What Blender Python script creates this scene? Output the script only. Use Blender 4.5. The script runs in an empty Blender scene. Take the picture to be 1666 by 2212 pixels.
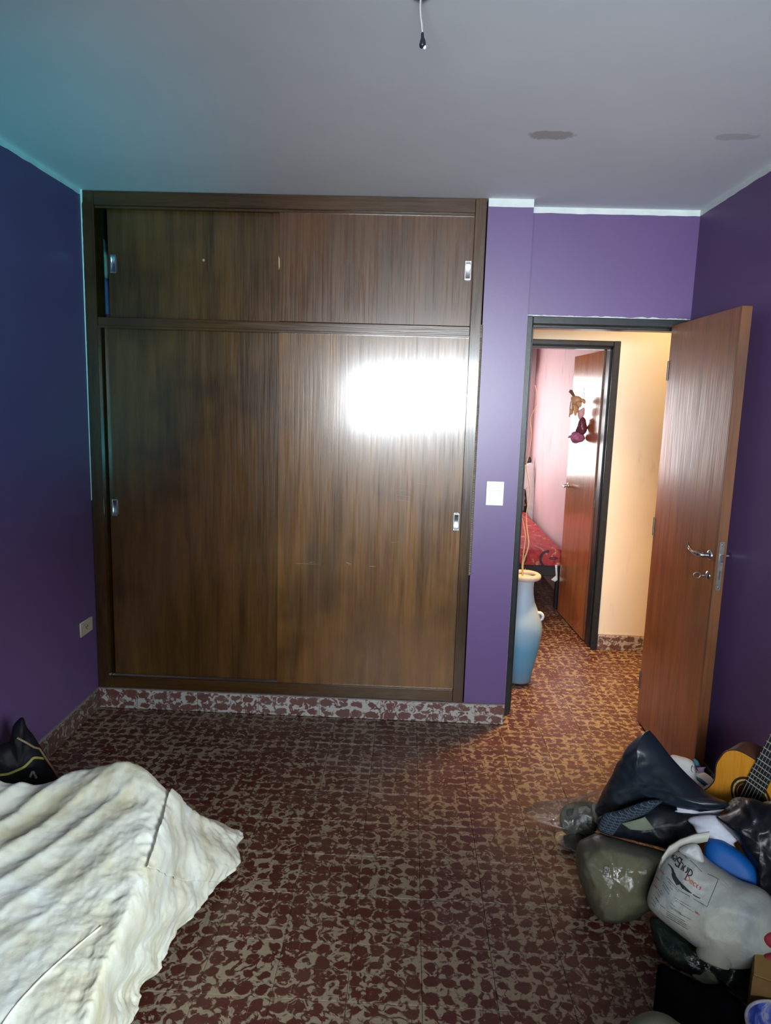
import bpy, bmesh, math, random
from mathutils import Vector, Matrix, noise
from mathutils.bvhtree import BVHTree
random.seed(7)
PI = math.pi
S = bpy.context.scene
COL = S.collection

# ------------------------------------------------------------------ camera
W, H, F = 1666, 2212, 1519.4
CAM = Vector((0, 0, 1.5626))
RT = Vector((0.9989384, 0.03538332, 0.02949742))
UP = Vector((-0.03464754, 0.15510849, 0.98728968))
FW = Vector((-0.03035828, 0.98726358, -0.15616977))
cam = bpy.data.cameras.new('camera')
cam.sensor_fit = 'VERTICAL'; cam.sensor_height = 36; cam.lens = 36 * F / H
cam.clip_start = 0.05
co = bpy.data.objects.new('camera', cam)
co.matrix_world = Matrix(((RT.x, UP.x, -FW.x, CAM.x), (RT.y, UP.y, -FW.y, CAM.y), (RT.z, UP.z, -FW.z, CAM.z), (0, 0, 0, 1)))
COL.objects.link(co); S.camera = co

# ------------------------------------------------------------------ exposure, world, lights
S.view_settings.view_transform = 'Standard'; S.view_settings.look = 'None'
S.view_settings.gamma = 1; S.view_settings.use_curve_mapping = False
S.view_settings.exposure = 0.0
w = bpy.data.worlds.new('sky'); S.world = w; w.use_nodes = True
w.node_tree.nodes['Background'].inputs[0].default_value = (0.62, 0.80, 1.0, 1)
w.node_tree.nodes['Background'].inputs[1].default_value = 1.0

def area(name, loc, aim, sx, sy, power, col, spread=180):
    l = bpy.data.lights.new(name, 'AREA'); l.shape = 'RECTANGLE'; l.size = sx; l.size_y = sy
    l.energy = power; l.color = col; l.spread = math.radians(spread)
    o = bpy.data.objects.new(name, l); o.location = loc
    o.rotation_euler = (Vector(aim) - Vector(loc)).to_track_quat('-Z', 'Z' if abs(Vector(aim).z - loc[2]) < 5 else 'Y').to_euler()
    COL.objects.link(o); return o
def lamp(name, loc, power, col, r=0.06):
    l = bpy.data.lights.new(name, 'POINT'); l.energy = power; l.color = col; l.shadow_soft_size = r
    o = bpy.data.objects.new(name, l); o.location = loc; COL.objects.link(o); return o
def spot(name, loc, aim, power, col, ang, blend=1.0, r=0.15):
    l = bpy.data.lights.new(name, 'SPOT'); l.energy = power; l.color = col; l.spot_size = math.radians(ang)
    l.spot_blend = blend; l.shadow_soft_size = r
    o = bpy.data.objects.new(name, l); o.location = loc
    o.rotation_euler = (Vector(aim) - Vector(loc)).to_track_quat('-Z', 'Y').to_euler()
    COL.objects.link(o); return o
# daylight entering by the bedroom window behind the photographer, the far bedroom's window, the hall lamp; plus added fill spots
area('window_daylight', (0.22, -1.27, 1.63), (0.74, 4.4, 1.5), 1.75, 0.62, 37, (0.86, 0.94, 1.0), 60)
area('curtained_window_daylight', (-.1, -1.27, 0.62), (-.1, 5, 0.62), 2.4, 1.0, 7, (0.84, 0.93, 1.0))
area('side_window_daylight', (1.265, -0.45, 1.55), (-.62, 1.4, 0.2), 1.0, 0.85, 13, (0.82, 0.95, 1.0), 46)
area('far_window_daylight', (0.2, 7.47, 1.35), (0.2, 0, 1.35), 1.3, 1.0, 46, (1.0, 0.95, 0.95))
lamp('hall_lamp', (1.7, 3.95, 2.3), 12, (1.0, 0.68, 0.34))
spot('hall_floor_fill', (1.0, 3.85, 2.42), (0.95, 3.72, 0), 400, (1.0, 0.56, 0.20), 80)  # added spot to brighten the hall floor, no such fitting there
spot('teal_fill', (0.75, -0.9, 0.95), (-1.5, 2.7, 1.95), 560, (0.06, 0.66, 0.80), 30)  # added teal spot tinting the upper left corner, no screen there

# ------------------------------------------------------------------ room measures (metres)
XL, XR = -1.515, 1.287
YB, YD, YC = 3.297, 3.417, 3.55          # wardrobe front, door wall front, hall side of the door wall
YF, YG, YE = 4.45, 4.58, 7.5             # hall's far wall front and back, far bedroom's end wall
ZC, ZB = 2.458, 0.103
YBACK = -1.3
XW = 0.313                               # wardrobe right edge
XCOL = 0.5137                            # right edge of the wall pier

def ray(px, py): return FW + RT * ((px - W/2) / F) - UP * ((py - H/2) / F)
def onY(px, py, Y): d = ray(px, py); return CAM + d * (Y / d.y)
def onX(px, py, X): d = ray(px, py); return CAM + d * (X / d.x)
def onZ(px, py, Z): d = ray(px, py); return CAM + d * ((Z - CAM.z) / d.z)
def onP(px, py, P, n): d = ray(px, py); return CAM + d * ((P - CAM).dot(n) / d.dot(n))
def project(P):
    v = Vector(P) - CAM; d = v.dot(FW)
    return W/2 + F * v.dot(RT) / d, H/2 - F * v.dot(UP) / d

# ------------------------------------------------------------------ materials
def lin(c):
    c = c.lstrip('#')
    return tuple(((x/12.92) if x <= .04045 else ((x+.055)/1.055)**2.4) for x in (int(c[i:i+2], 16)/255 for i in (0, 2, 4))) + (1,)
class NT:
    def __init__(s, name):
        s.m = bpy.data.materials.new(name); s.m.use_nodes = True; s.t = s.m.node_tree; s.n = s.t.nodes
        s.b = s.n['Principled BSDF']; s.out = s.n['Material Output']
    def new(s, typ, **kw):
        n = s.n.new(typ)
        for k, v in kw.items(): setattr(n, k, v)
        return n
    def link(s, a, b): s.t.links.new(a, b)
    def setv(s, node, inp, v):
        if hasattr(v, 'links') or isinstance(v, bpy.types.NodeSocket): s.link(v, node.inputs[inp])
        else: node.inputs[inp].default_value = v
    def math(s, op, a, b=0.0, c=None, clamp=False):
        n = s.new('ShaderNodeMath', operation=op, use_clamp=clamp); s.setv(n, 0, a); s.setv(n, 1, b)
        if c is not None: s.setv(n, 2, c)
        return n.outputs[0]
    def pos(s): return s.new('ShaderNodeNewGeometry').outputs['Position']
    def scaled(s, v, sc):
        n = s.new('ShaderNodeVectorMath', operation='MULTIPLY'); s.link(v, n.inputs[0]); n.inputs[1].default_value = sc; return n.outputs[0]
    def noise(s, v, scale, detail=4, rough=.55, dist=0.0, out='Fac'):
        n = s.new('ShaderNodeTexNoise'); s.link(v, n.inputs['Vector']); n.inputs['Scale'].default_value = scale
        n.inputs['Detail'].default_value = detail; n.inputs['Roughness'].default_value = rough; n.inputs['Distortion'].default_value = dist
        return n.outputs[out]
    def ramp(s, f, stops):
        n = s.new('ShaderNodeValToRGB'); s.link(f, n.inputs[0]); e = n.color_ramp.elements
        while len(e) < len(stops): e.new(.5)
        for x, (p, c) in zip(e, stops): x.position = p; x.color = c if len(c) == 4 else (*c, 1)
        return n.outputs[0]
    def mix(s, f, a, b, typ='MIX'):
        n = s.new('ShaderNodeMix', data_type='RGBA', blend_type=typ); s.setv(n, 0, f); s.setv(n, 6, a); s.setv(n, 7, b); return n.outputs[2]
    def smooth(s, x, a, b):
        n = s.new('ShaderNodeMapRange', interpolation_type='SMOOTHSTEP'); s.setv(n, 0, x); n.inputs[1].default_value = a; n.inputs[2].default_value = b
        return n.outputs[0]
    def bump(s, h, strength, dist=.01, chain=None):
        n = s.new('ShaderNodeBump'); n.inputs['Strength'].default_value = strength; n.inputs['Distance'].default_value = dist
        s.link(h, n.inputs['Height'])
        if chain is not None: s.link(chain, n.inputs['Normal'])
        s.link(n.outputs[0], s.b.inputs['Normal']); return n.outputs[0]
    def fin(s, col=None, rough=None, spec=None, metal=None, **kw):
        if col is not None: s.setv(s.b, 'Base Color', col)
        if rough is not None: s.setv(s.b, 'Roughness', rough)
        if spec is not None: s.setv(s.b, 'Specular IOR Level', spec)
        if metal is not None: s.setv(s.b, 'Metallic', metal)
        for k, v in kw.items(): s.setv(s.b, k, v)
        return s.m

def plain(name, c, rough=.5, spec=.5, var=.12, scale=14, bump=0.0, bscale=60, metal=0.0, **kw):
    t = NT(name); p = t.pos(); c = lin(c) if isinstance(c, str) else (*c, 1)
    n = t.noise(p, scale, 5)
    lo = tuple(x*(1-var) for x in c[:3]); hi = tuple(min(1, x*(1+var)) for x in c[:3])
    col = t.ramp(n, [(.3, lo), (.7, hi)])
    if bump: t.bump(t.noise(p, bscale, 5), bump, .004)
    return t.fin(col, rough, spec, metal, **kw)

def wall_paint(name, c, rough=.42, spec=.5, smudge=0.0):
    t = NT(name); p = t.pos()
    col = t.ramp(t.noise(p, 2.2, 4), [(.3, tuple(x*.93 for x in c)), (.7, tuple(x*1.05 for x in c))])
    if smudge:
        m = t.smooth(t.noise(t.scaled(p, (9, 9, 2.6)), 1.1, 5, .6), .60, .74)
        col = t.mix(t.math('MULTIPLY', m, smudge), col, tuple(x*.45 for x in c) + (1,))
    t.bump(t.noise(t.scaled(p, (1, 1, 1)), 60, 3), .05, .003)
    return t.fin(col, rough, spec)

def wood(name, c0, c1, rough=.2, axis='Z', scale=1.0, spec=.40, coat=.5, streak=.25, off=0.0, yell=None):
    t = NT(name); p = t.pos()
    sc = {'Z': (11, 11, 1.0), 'X': (1.0, 11, 11), 'Y': (11, 1.0, 11)}[axis]
    v = t.scaled(p, tuple(x*scale for x in sc))
    ad = t.new('ShaderNodeVectorMath', operation='ADD'); t.link(v, ad.inputs[0]); ad.inputs[1].default_value = (off, off*1.7, off*.6); v = ad.outputs[0]
    a = t.noise(v, 1.6, 6, .62, .5)
    fn = t.noise(t.scaled(v, (7, 7, 2.4) if axis == 'Z' else ((2.4, 7, 7) if axis == 'X' else (7, 2.4, 7))), 1.5, 4, .6)
    f = t.math('ADD', t.math('MULTIPLY', a, .86), t.math('MULTIPLY', fn, .14))
    mid = tuple((x+y)/2 for x, y in zip(c0, c1))
    col = t.ramp(f, [(.22, c0), (.50, mid), (.78, c1)])
    blot = t.noise(p, 2.6, 3)
    col = t.mix(t.math('MULTIPLY', t.smooth(blot, .48, .72), .55), col, tuple(x*.7 for x in c0) + (1,))
    st = t.noise(t.scaled(v, (5, 5, 1.6) if axis == 'Z' else ((1.6, 5, 5) if axis == 'X' else (5, 1.6, 5))), 2.0, 5, .6)
    t.bump(st, streak, .0016)
    r = t.ramp(st, [(.3, (rough*.75,)*3), (.7, (min(1, rough*1.5),)*3)])
    return t.fin(col, r, spec, **{'Coat Weight': coat, 'Coat Roughness': rough*.5})

def tile_mat(name, plane='XY', cx=.05, cy=.05, ox=0.0845, oy=1.6217, cov=0.0, red=(.066, .0145, .0095), buff=(.235, .180, .120)):
    t = NT(name); p = t.pos()
    sep = t.new('ShaderNodeSeparateXYZ'); t.link(p, sep.inputs[0])
    a, b = {'XY': (0, 1), 'XZ': (0, 2), 'YZ': (1, 2)}[plane]
    wob = t.new('ShaderNodeTexNoise'); t.link(p, wob.inputs['Vector']); wob.inputs['Scale'].default_value = 26; wob.inputs['Detail'].default_value = 3
    ws = t.new('ShaderNodeSeparateColor'); t.link(wob.outputs['Color'], ws.inputs[0])
    u0 = t.math('DIVIDE', t.math('SUBTRACT', sep.outputs[a], ox), cx)
    v0 = t.math('DIVIDE', t.math('SUBTRACT', sep.outputs[b], oy), cy)
    fu, fv = t.math('FLOOR', u0), t.math('FLOOR', v0)
    cid = t.new('ShaderNodeCombineXYZ'); t.link(fu, cid.inputs[0]); t.link(fv, cid.inputs[1])
    wn = t.new('ShaderNodeTexWhiteNoise', noise_dimensions='2D'); t.link(cid.outputs[0], wn.inputs['Vector'])
    rs = t.new('ShaderNodeSeparateColor'); t.link(wn.outputs['Color'], rs.inputs[0])
    tid = t.new('ShaderNodeCombineXYZ'); t.link(t.math('FLOOR', t.math('DIVIDE', u0, 4.0)), tid.inputs[0]); t.link(t.math('FLOOR', t.math('DIVIDE', v0, 4.0)), tid.inputs[1])
    wt = t.new('ShaderNodeTexWhiteNoise', noise_dimensions='2D'); t.link(tid.outputs[0], wt.inputs['Vector'])
    lu = t.math('SUBTRACT', t.math('FRACT', u0), .5); lv = t.math('SUBTRACT', t.math('FRACT', v0), .5)
    # the dark cushion of each small square, off centre, edges dragged
    ou = t.math('ADD', lu, t.math('ADD', t.math('MULTIPLY_ADD', ws.outputs[0], .70, -.35), t.math('MULTIPLY_ADD', rs.outputs[0], .2, -.1)))
    ov = t.math('ADD', lv, t.math('ADD', t.math('MULTIPLY_ADD', ws.outputs[1], .70, -.35), t.math('MULTIPLY_ADD', rs.outputs[1], .2, -.1)))
    d = t.math('SQRT', t.math('ADD', t.math('MULTIPLY', ou, ou), t.math('MULTIPLY', t.math('MULTIPLY', ov, ov), 1.15)))
    rad = t.math('MULTIPLY_ADD', rs.outputs[2], .20, .23)
    e = t.math('SUBTRACT', d, rad)
    ring = t.smooth(t.math('ADD', e, t.math('MULTIPLY_ADD', t.noise(p, 90, 3), .10, -.05)), -.03, .05)
    sw = t.noise(p, 30, 3, .5, 1.8)
    sw2 = t.noise(p, 12, 3, .5, .8)
    cover = t.math('ADD', t.math('ADD', t.math('MULTIPLY', sw, .95), t.math('MULTIPLY', sw2, .16)), t.math('MULTIPLY_ADD', wt.outputs['Value'], .06, -.03))
    mask = t.math('MULTIPLY', ring, t.smooth(cover, .503-cov, .60-cov))
    inner = t.math('MULTIPLY', t.smooth(t.math('SUBTRACT', t.noise(p, 55, 3, .5, 1.2), .0), .63, .72), .45)
    mask = t.math('MAXIMUM', mask, inner)
    # thin scored lines between the small squares
    ln = t.math('MAXIMUM', t.smooth(t.math('ABSOLUTE', lu), .475, .497), t.smooth(t.math('ABSOLUTE', lv), .475, .497))
    mask = t.math('MAXIMUM', mask, t.math('MULTIPLY', ln, t.math('MULTIPLY', t.smooth(sw2, .42, .6), .55)))
    hz = t.math('MULTIPLY', t.smooth(t.noise(p, 6, 4), .35, .75), .22)
    redc = t.mix(hz, (*red, 1), (*[x*.5+y*.5 for x, y in zip(red, buff)], 1))
    redc = t.mix(t.math('MULTIPLY', wt.outputs['Value'], .35), redc, tuple(x*.55 for x in red) + (1,))
    col = t.mix(mask, redc, (*buff, 1))
    dome = t.math('SUBTRACT', 1.0, t.math('MAXIMUM', t.smooth(t.math('ABSOLUTE', lu), .36, .5), t.smooth(t.math('ABSOLUTE', lv), .36, .5)))
    nb = t.bump(dome, .22, .0022)
    t.bump(t.noise(p, 160, 3), .06, .002, nb)
    rr = t.ramp(t.noise(p, 9, 4), [(.3, (.30,)*3), (.7, (.5,)*3)])
    return t.fin(col, rr, .42)

def clear_film(name, tint=(.9, .93, .9), gloss=.35, alpha=.25, rough=.12, milky=(.8, .82, .78)):
    t = NT(name); p = t.pos(); t.n.remove(t.b)
    tr = t.new('ShaderNodeBsdfTransparent'); tr.inputs[0].default_value = (*tint, 1)
    df = t.new('ShaderNodeBsdfDiffuse'); df.inputs[0].default_value = (*milky, 1)
    gl = t.new('ShaderNodeBsdfGlossy'); gl.inputs['Roughness'].default_value = rough
    bp = t.new('ShaderNodeBump'); bp.inputs['Strength'].default_value = .8; bp.inputs['Distance'].default_value = .006
    t.link(t.noise(p, 28, 5, .6, 1.0), bp.inputs['Height']); t.link(bp.outputs[0], gl.inputs['Normal'])
    lw = t.new('ShaderNodeLayerWeight'); lw.inputs[0].default_value = .25
    m1 = t.new('ShaderNodeMixShader'); m1.inputs[0].default_value = alpha; t.link(tr.outputs[0], m1.inputs[1]); t.link(df.outputs[0], m1.inputs[2])
    m2 = t.new('ShaderNodeMixShader'); t.link(t.math('MULTIPLY_ADD', lw.outputs['Fresnel'], gloss, .04), m2.inputs[0])
    t.link(m1.outputs[0], m2.inputs[1]); t.link(gl.outputs[0], m2.inputs[2]); t.link(m2.outputs[0], t.out.inputs[0])
    return t.m

PURPLE = (.108, .060, .178)
M = {}
M['purple'] = wall_paint('purple paint', PURPLE, .38, .55)
M['purple2'] = wall_paint('right wall purple paint', (.112, .062, .165), .5, .4)
M['cream'] = wall_paint('cream hall paint', (.78, .69, .57), .5, .35, smudge=.25)
M['pink'] = wall_paint('mauve pink paint', (.70, .49, .50), .55, .3, smudge=.6)
M['white_band'] = plain('white paint band', (.60, .66, .64), .5, .3, .08)
M['plaster'] = plain('bare plaster edge', (.50, .52, .52), .8, .2, .2, 40, .4, 120)
def ceiling_mat():
    t = NT('ceiling paint'); p = t.pos()
    col = t.ramp(t.noise(p, 1.6, 4), [(.3, (.68, .735, .775)), (.7, (.75, .80, .835))])
    sep = t.new('ShaderNodeSeparateXYZ'); t.link(p, sep.inputs[0])
    for (sx, sy, rx, ry, k) in ((.438, 2.544, .075, .040, .5), (1.041, 2.53, .075, .03, .28)):
        dx = t.math('DIVIDE', t.math('SUBTRACT', sep.outputs[0], sx), rx); dy = t.math('DIVIDE', t.math('SUBTRACT', sep.outputs[1], sy), ry)
        d = t.math('ADD', t.math('SQRT', t.math('ADD', t.math('MULTIPLY', dx, dx), t.math('MULTIPLY', dy, dy))), t.math('MULTIPLY_ADD', t.noise(p, 25, 4), 1.2, -.6))
        col = t.mix(t.math('MULTIPLY', t.smooth(d, 1.05, .85), k), col, (.22, .17, .13, 1))
    t.bump(t.noise(p, 45, 5), .08, .004)
    return t.fin(col, .6, .3)
M['ceiling'] = ceiling_mat()
WA, WB = (.040, .0165, .004), (.172, .077, .0165)
M['wood'] = wood('dark varnished door veneer', tuple(x*1.1 for x in WA), tuple(x*1.3 for x in WB), .26)
M['wood_u'] = wood('dark varnished upper right veneer', tuple(x*.85 for x in WA), (.120, .048, .0125), .26, off=21.0)
M['wood_shaded'] = wood('varnished veneer with shade painted in', tuple(x*.6 for x in WA), tuple(x*.75 for x in WB), .26, off=3.1)  # left doors' wood colour darkened, shade of that side painted in
M['wood_frame'] = wood('dark varnished frame wood', tuple(x*.5 for x in WA), tuple(x*.5 for x in WB), .24, off=6.3)
M['wood_rail'] = wood('dark varnished rail wood', tuple(x*.55 for x in WA), tuple(x*.55 for x in WB), .24, axis='X', off=1.3)
M['wood_in'] = plain('raw inner board', (.02, .012, .008), .8, .2)
M['leaf'] = wood('reddish varnished door veneer', (.15, .040, .008), (.36, .112, .018), .36, off=9.0, coat=.12, spec=.22)
M['leaf2'] = wood('far door veneer', (.30, .095, .03), (.56, .20, .058), .2, off=12.0, coat=.3, spec=.35)
M['leaf_edge'] = wood('door lipping', (.05, .018, .007), (.17, .06, .018), .4, off=15, coat=.1)
M['frame_paint'] = plain('dark slate frame paint', (.012, .015, .018), .34, .4, .3, 30, .08, 60)
M['chrome'] = plain('worn chrome', (.62, .64, .64), .18, .5, .05, 30, metal=1.0)
M['steel'] = plain('dull steel', (.20, .19, .18), .42, .5, .2, 60, metal=.9)
M['dark_hole'] = plain('dark recess', (.01, .01, .012), .6)
M['tile'] = tile_mat('cushioned floor tile')
M['tile_h'] = tile_mat('skirting tile across', 'XZ', .0763, .05, XCOL, .0, red=(.13, .052, .044), buff=(.40, .375, .35), cov=.02)
M['tile_d'] = tile_mat('skirting tile along', 'YZ', .0763, .05, YB, .0, red=(.10, .045, .038), buff=(.24, .21, .18), cov=-.03)
M['grout'] = plain('grout', (.11, .065, .05), .8, .3)
M['mortar'] = plain('skirting mortar', (.24, .20, .18), .8, .2, .25, 50, .3)

# ------------------------------------------------------------------ mesh helpers
class MB:
    def __init__(s): s.v = []; s.f = []
    def add(s, vs, fs):
        o = len(s.v); s.v += [Vector(p) for p in vs]; s.f += [tuple(i + o for i in f) for f in fs]; return s
    def box(s, a, b, bev=0.0):
        (x0, y0, z0), (x1, y1, z1) = a, b
        x0, x1 = min(x0, x1), max(x0, x1); y0, y1 = min(y0, y1), max(y0, y1); z0, z1 = min(z0, z1), max(z0, z1)
        if not bev:
            v = [(x, y, z) for z in (z0, z1) for y in (y0, y1) for x in (x0, x1)]
            return s.add(v, [(0, 2, 3, 1), (4, 5, 7, 6), (0, 1, 5, 4), (2, 6, 7, 3), (0, 4, 6, 2), (1, 3, 7, 5)])
        bm = bmesh.new(); bmesh.ops.create_cube(bm, size=1)
        for q in bm.verts: q.co = Vector(((x0+x1)/2 + q.co.x*(x1-x0), (y0+y1)/2 + q.co.y*(y1-y0), (z0+z1)/2 + q.co.z*(z1-z0)))
        bmesh.ops.bevel(bm, geom=bm.edges[:], offset=bev, segments=2 if bev > .004 else 1, affect='EDGES', profile=.6)
        return s.frombm(bm)
    def frombm(s, bm):
        bm.verts.index_update(); s.add([v.co.copy() for v in bm.verts], [tuple(v.index for v in f.verts) for f in bm.faces]); bm.free(); return s
    def obox(s, c, ax, ay, az, hx, hy, hz, bev=0.0):
        q = MB().box((-hx, -hy, -hz), (hx, hy, hz), bev)
        return s.add([Vector(c) + ax*p.x + ay*p.y + az*p.z for p in q.v], q.f)
    def tube(s, pts, r, seg=8, cap=True):
        pts = [Vector(p) for p in pts]; n = len(pts); rs = r if isinstance(r, (list, tuple)) else [r]*n
        prev = None; vs = []
        for i, p in enumerate(pts):
            t = (pts[min(i+1, n-1)] - pts[max(i-1, 0)]).normalized()
            if prev is None: a = t.orthogonal().normalized()
            else: a = (prev - t*prev.dot(t)).normalized()
            prev = a; b = t.cross(a)
            vs += [p + (a*math.cos(2*PI*k/seg) + b*math.sin(2*PI*k/seg))*rs[i] for k in range(seg)]
        fs = [(i*seg+k, i*seg+(k+1) % seg, (i+1)*seg+(k+1) % seg, (i+1)*seg+k) for i in range(n-1) for k in range(seg)]
        if cap: fs += [tuple(range(seg))[::-1], tuple((n-1)*seg + k for k in range(seg))]
        return s.add(vs, fs)
    def lathe(s, prof, c=(0, 0, 0), axis=Vector((0, 0, 1)), seg=32, cap=True):
        c = Vector(c); axis = axis.normalized(); a = axis.orthogonal().normalized(); b = axis.cross(a); vs = []
        for r, z in prof: vs += [c + axis*z + (a*math.cos(2*PI*k/seg) + b*math.sin(2*PI*k/seg))*max(r, 1e-4) for k in range(seg)]
        n = len(prof)
        fs = [(i*seg+k, i*seg+(k+1) % seg, (i+1)*seg+(k+1) % seg, (i+1)*seg+k) for i in range(n-1) for k in range(seg)]
        if cap: fs += [tuple(range(seg))[::-1], tuple((n-1)*seg + k for k in range(seg))]
        return s.add(vs, fs)
    def ball(s, c, rx, ry=None, rz=None, seg=16, rings=10):
        ry = ry or rx; rz = rz or rx; c = Vector(c); vs = []
        for i in range(rings+1):
            a = PI*i/rings
            for k in range(seg): vs.append(c + Vector((rx*math.sin(a)*math.cos(2*PI*k/seg) + 1e-5*k, ry*math.sin(a)*math.sin(2*PI*k/seg), rz*math.cos(a))))
        return s.add(vs, [(i*seg+k, (i+1)*seg+k, (i+1)*seg+(k+1) % seg, i*seg+(k+1) % seg) for i in range(rings) for k in range(seg)])
    def prism(s, poly, d):
        n = len(poly); d = Vector(d); vs = [Vector(p) for p in poly] + [Vector(p) + d for p in poly]
        return s.add(vs, [tuple(range(n)), tuple(range(2*n-1, n-1, -1))] + [(i, i+n, (i+1) % n + n, (i+1) % n) for i in range(n)])
    def bvh(s): return BVHTree.FromPolygons([tuple(v) for v in s.v], s.f)

BASE = {}
def obj(name, mb, m, parent=None, smooth=False, base=None, kind=None, label=None, mods=()):
    me = bpy.data.meshes.new(name)
    root = BASE[parent.name] if parent is not None else Vector(base or (0, 0, 0))
    me.from_pydata([tuple(v - root) for v in mb.v], [], mb.f)
    bm = bmesh.new(); bm.from_mesh(me); bmesh.ops.remove_doubles(bm, verts=bm.verts, dist=2e-5); bmesh.ops.recalc_face_normals(bm, faces=bm.faces); bm.to_mesh(me); bm.free()
    me.materials.append(m)
    if smooth:
        for p in me.polygons: p.use_smooth = True
        if smooth == 'auto' and hasattr(me, 'set_sharp_from_angle'): me.set_sharp_from_angle(angle=math.radians(40))
    o = bpy.data.objects.new(name, me); COL.objects.link(o)
    if parent is not None: o.parent = parent
    else: o.location = root
    BASE[o.name] = root
    if kind: o['kind'] = kind
    if label: o['label'] = label
    for typ, kw in mods:
        md = o.modifiers.new(typ.lower(), typ)
        for k, v in kw.items(): setattr(md, k, v)
    return o
def thing(name, label, cat, loc, group=None):
    o = bpy.data.objects.new(name, None); COL.objects.link(o); o.location = loc; o.empty_display_size = .05
    BASE[o.name] = Vector(loc); o['label'] = label; o['category'] = cat
    if group: o['group'] = group
    return o
def tag(o, label, cat, group=None):
    o['label'] = label; o['category'] = cat
    if group: o['group'] = group
    return o
def struct(name, mb, m, parent=None, **kw):
    o = obj(name, mb, m, parent, **kw)
    if parent is None: o['kind'] = 'structure'
    return o

def spline(pts, n, closed=True):
    P = [Vector(p) for p in pts]; k = len(P); out = []
    segs = k if closed else k-1
    for i in range(segs):
        g = lambda j: P[j % k] if closed else P[max(0, min(k-1, j))]
        p0, p1, p2, p3 = g(i-1), g(i), g(i+1), g(i+2)
        for q in range(n):
            t = q/n
            out.append(.5*((2*p1) + (p2-p0)*t + (2*p0-5*p1+4*p2-p3)*t*t + (3*p1-p0-3*p2+p3)*t**3))
    if not closed: out.append(P[-1])
    return out
def fbm(p, s, o=4):
    p = Vector(p)*s; a = 1; r = 0
    for _ in range(o): r += a*noise.noise(p); p = p*2.03 + Vector((3.1, 1.7, 8.2)); a *= .5
    return r
def crease(p, s, o=3):
    p = Vector(p)*s; a = 1; r = 0
    for _ in range(o): r += a*(1 - 2*abs(noise.noise(p))); p = p*1.9 + Vector((5.1, 2.7, 1.2)); a *= .5
    return r
def inflate(out_px, P0, n, tf, tb, center=None, rings=14, sub=6, amp=0.0, sc=8.0, e=2.2, ridged=True, floor=.003, aniso=None, sharp=False, bulge=None):
    """A cushion-like closed body: outline on the plane (P0, n), swelling tf to the front and tb to the back."""
    P0 = Vector(P0); n = Vector(n).normalized()
    o3 = [onP(x, y, P0, n) for x, y in out_px]
    if sharp:
        o3 = [o3[i].lerp(o3[(i+1) % len(o3)], q/sub) for i in range(len(o3)) for q in range(sub)]
    else: o3 = spline(o3, sub)
    c = onP(*center, P0, n) if center else sum(o3, Vector())/len(o3)
    N = len(o3); mb = MB(); vs = []; fs = []
    for side in (1, -1):
        th = tf if side == 1 else tb
        for i in range(rings+1):
            r = (i/rings)**.8
            h = max(0, 1 - r**e)**.5
            for k in range(N):
                p = c + (o3[k]-c)*r
                d = th*h
                if amp:
                    q = p if aniso is None else Vector((p.x*aniso[0], p.y*aniso[1], p.z*aniso[2]))
                    q = q + n*(side*.7)
                    d += amp*(crease(q, sc) if ridged else fbm(q, sc))*(1 - r**5)*min(1, th/.03 if th < .03 else 1)
                if bulge and side == 1: d += bulge(p)*(1-r**4)
                v = p + n*(d*side)
                if i < rings and side == 1 and i > 0 and amp: v += (o3[k]-c).normalized()*amp*.4*fbm(p + n*.3, sc*1.3, 2)*(1-r)
                if v.z < floor: v.z = floor + .0004*(i % 2)
                vs.append(v)
    R = rings + 1
    for side in range(2):
        b = side*R*N
        for i in range(rings):
            for k in range(N):
                q = (b+i*N+k, b+i*N+(k+1) % N, b+(i+1)*N+(k+1) % N, b+(i+1)*N+k)
                fs.append(q if side == 0 else q[::-1])
    return mb.add(vs, fs)
def facing(P, up=0.0):
    d = CAM - Vector(P); d.z = 0; d.normalize(); d.z = up; return d.normalized()
def c7(*pts): return [(1080 + .3517*x, 1560 + .3517*y) for x, y in pts]     # a close-up's own pixels to photograph pixels

# ------------------------------------------------------------------ shell: floor, ceiling, walls
FX0, FX1, FY0, FY1 = XL-.05, 2.45, YBACK, YE
floor = struct('floor', MB().box((FX0, FY0, -.12), (FX1, FY1, -.012)), M['grout'])
T = .2; TX, TY = .0845, 1.6217
cand = []
rest = MB()
def tile_ok(x, y):
    cx, cy = x+T/2, y+T/2
    if cy < YB+.03: return cx > XL-.09 and cx < XR+.09
    if cy < YC+.05: return cx > .3 and cx < XR+.1
    if cy < YG: return cx > .35
    return cx > -1.1 and cx < XR+.09
def tile_mb(z0=0.0):
    g = .0003; b = .0009; t = T
    a = [(g, g), (t-g, g), (t-g, t-g), (g, t-g)]; i = [(g+b, g+b), (t-g-b, g+b), (t-g-b, t-g-b), (g+b, t-g-b)]
    v = [(x, y, -.012) for x, y in a] + [(x, y, -.0016) for x, y in a] + [(x, y, 0) for x, y in i]
    f = [(8, 9, 10, 11)] + [(k, (k+1) % 4, 4+(k+1) % 4, 4+k) for k in range(4)] + [(4+k, 4+(k+1) % 4, 8+(k+1) % 4, 8+k) for k in range(4)]
    return v, f
tv, tf_ = tile_mb()
tme = bpy.data.meshes.new('tile'); tme.from_pydata(tv, [], tf_); tme.materials.append(M['tile'])
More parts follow.
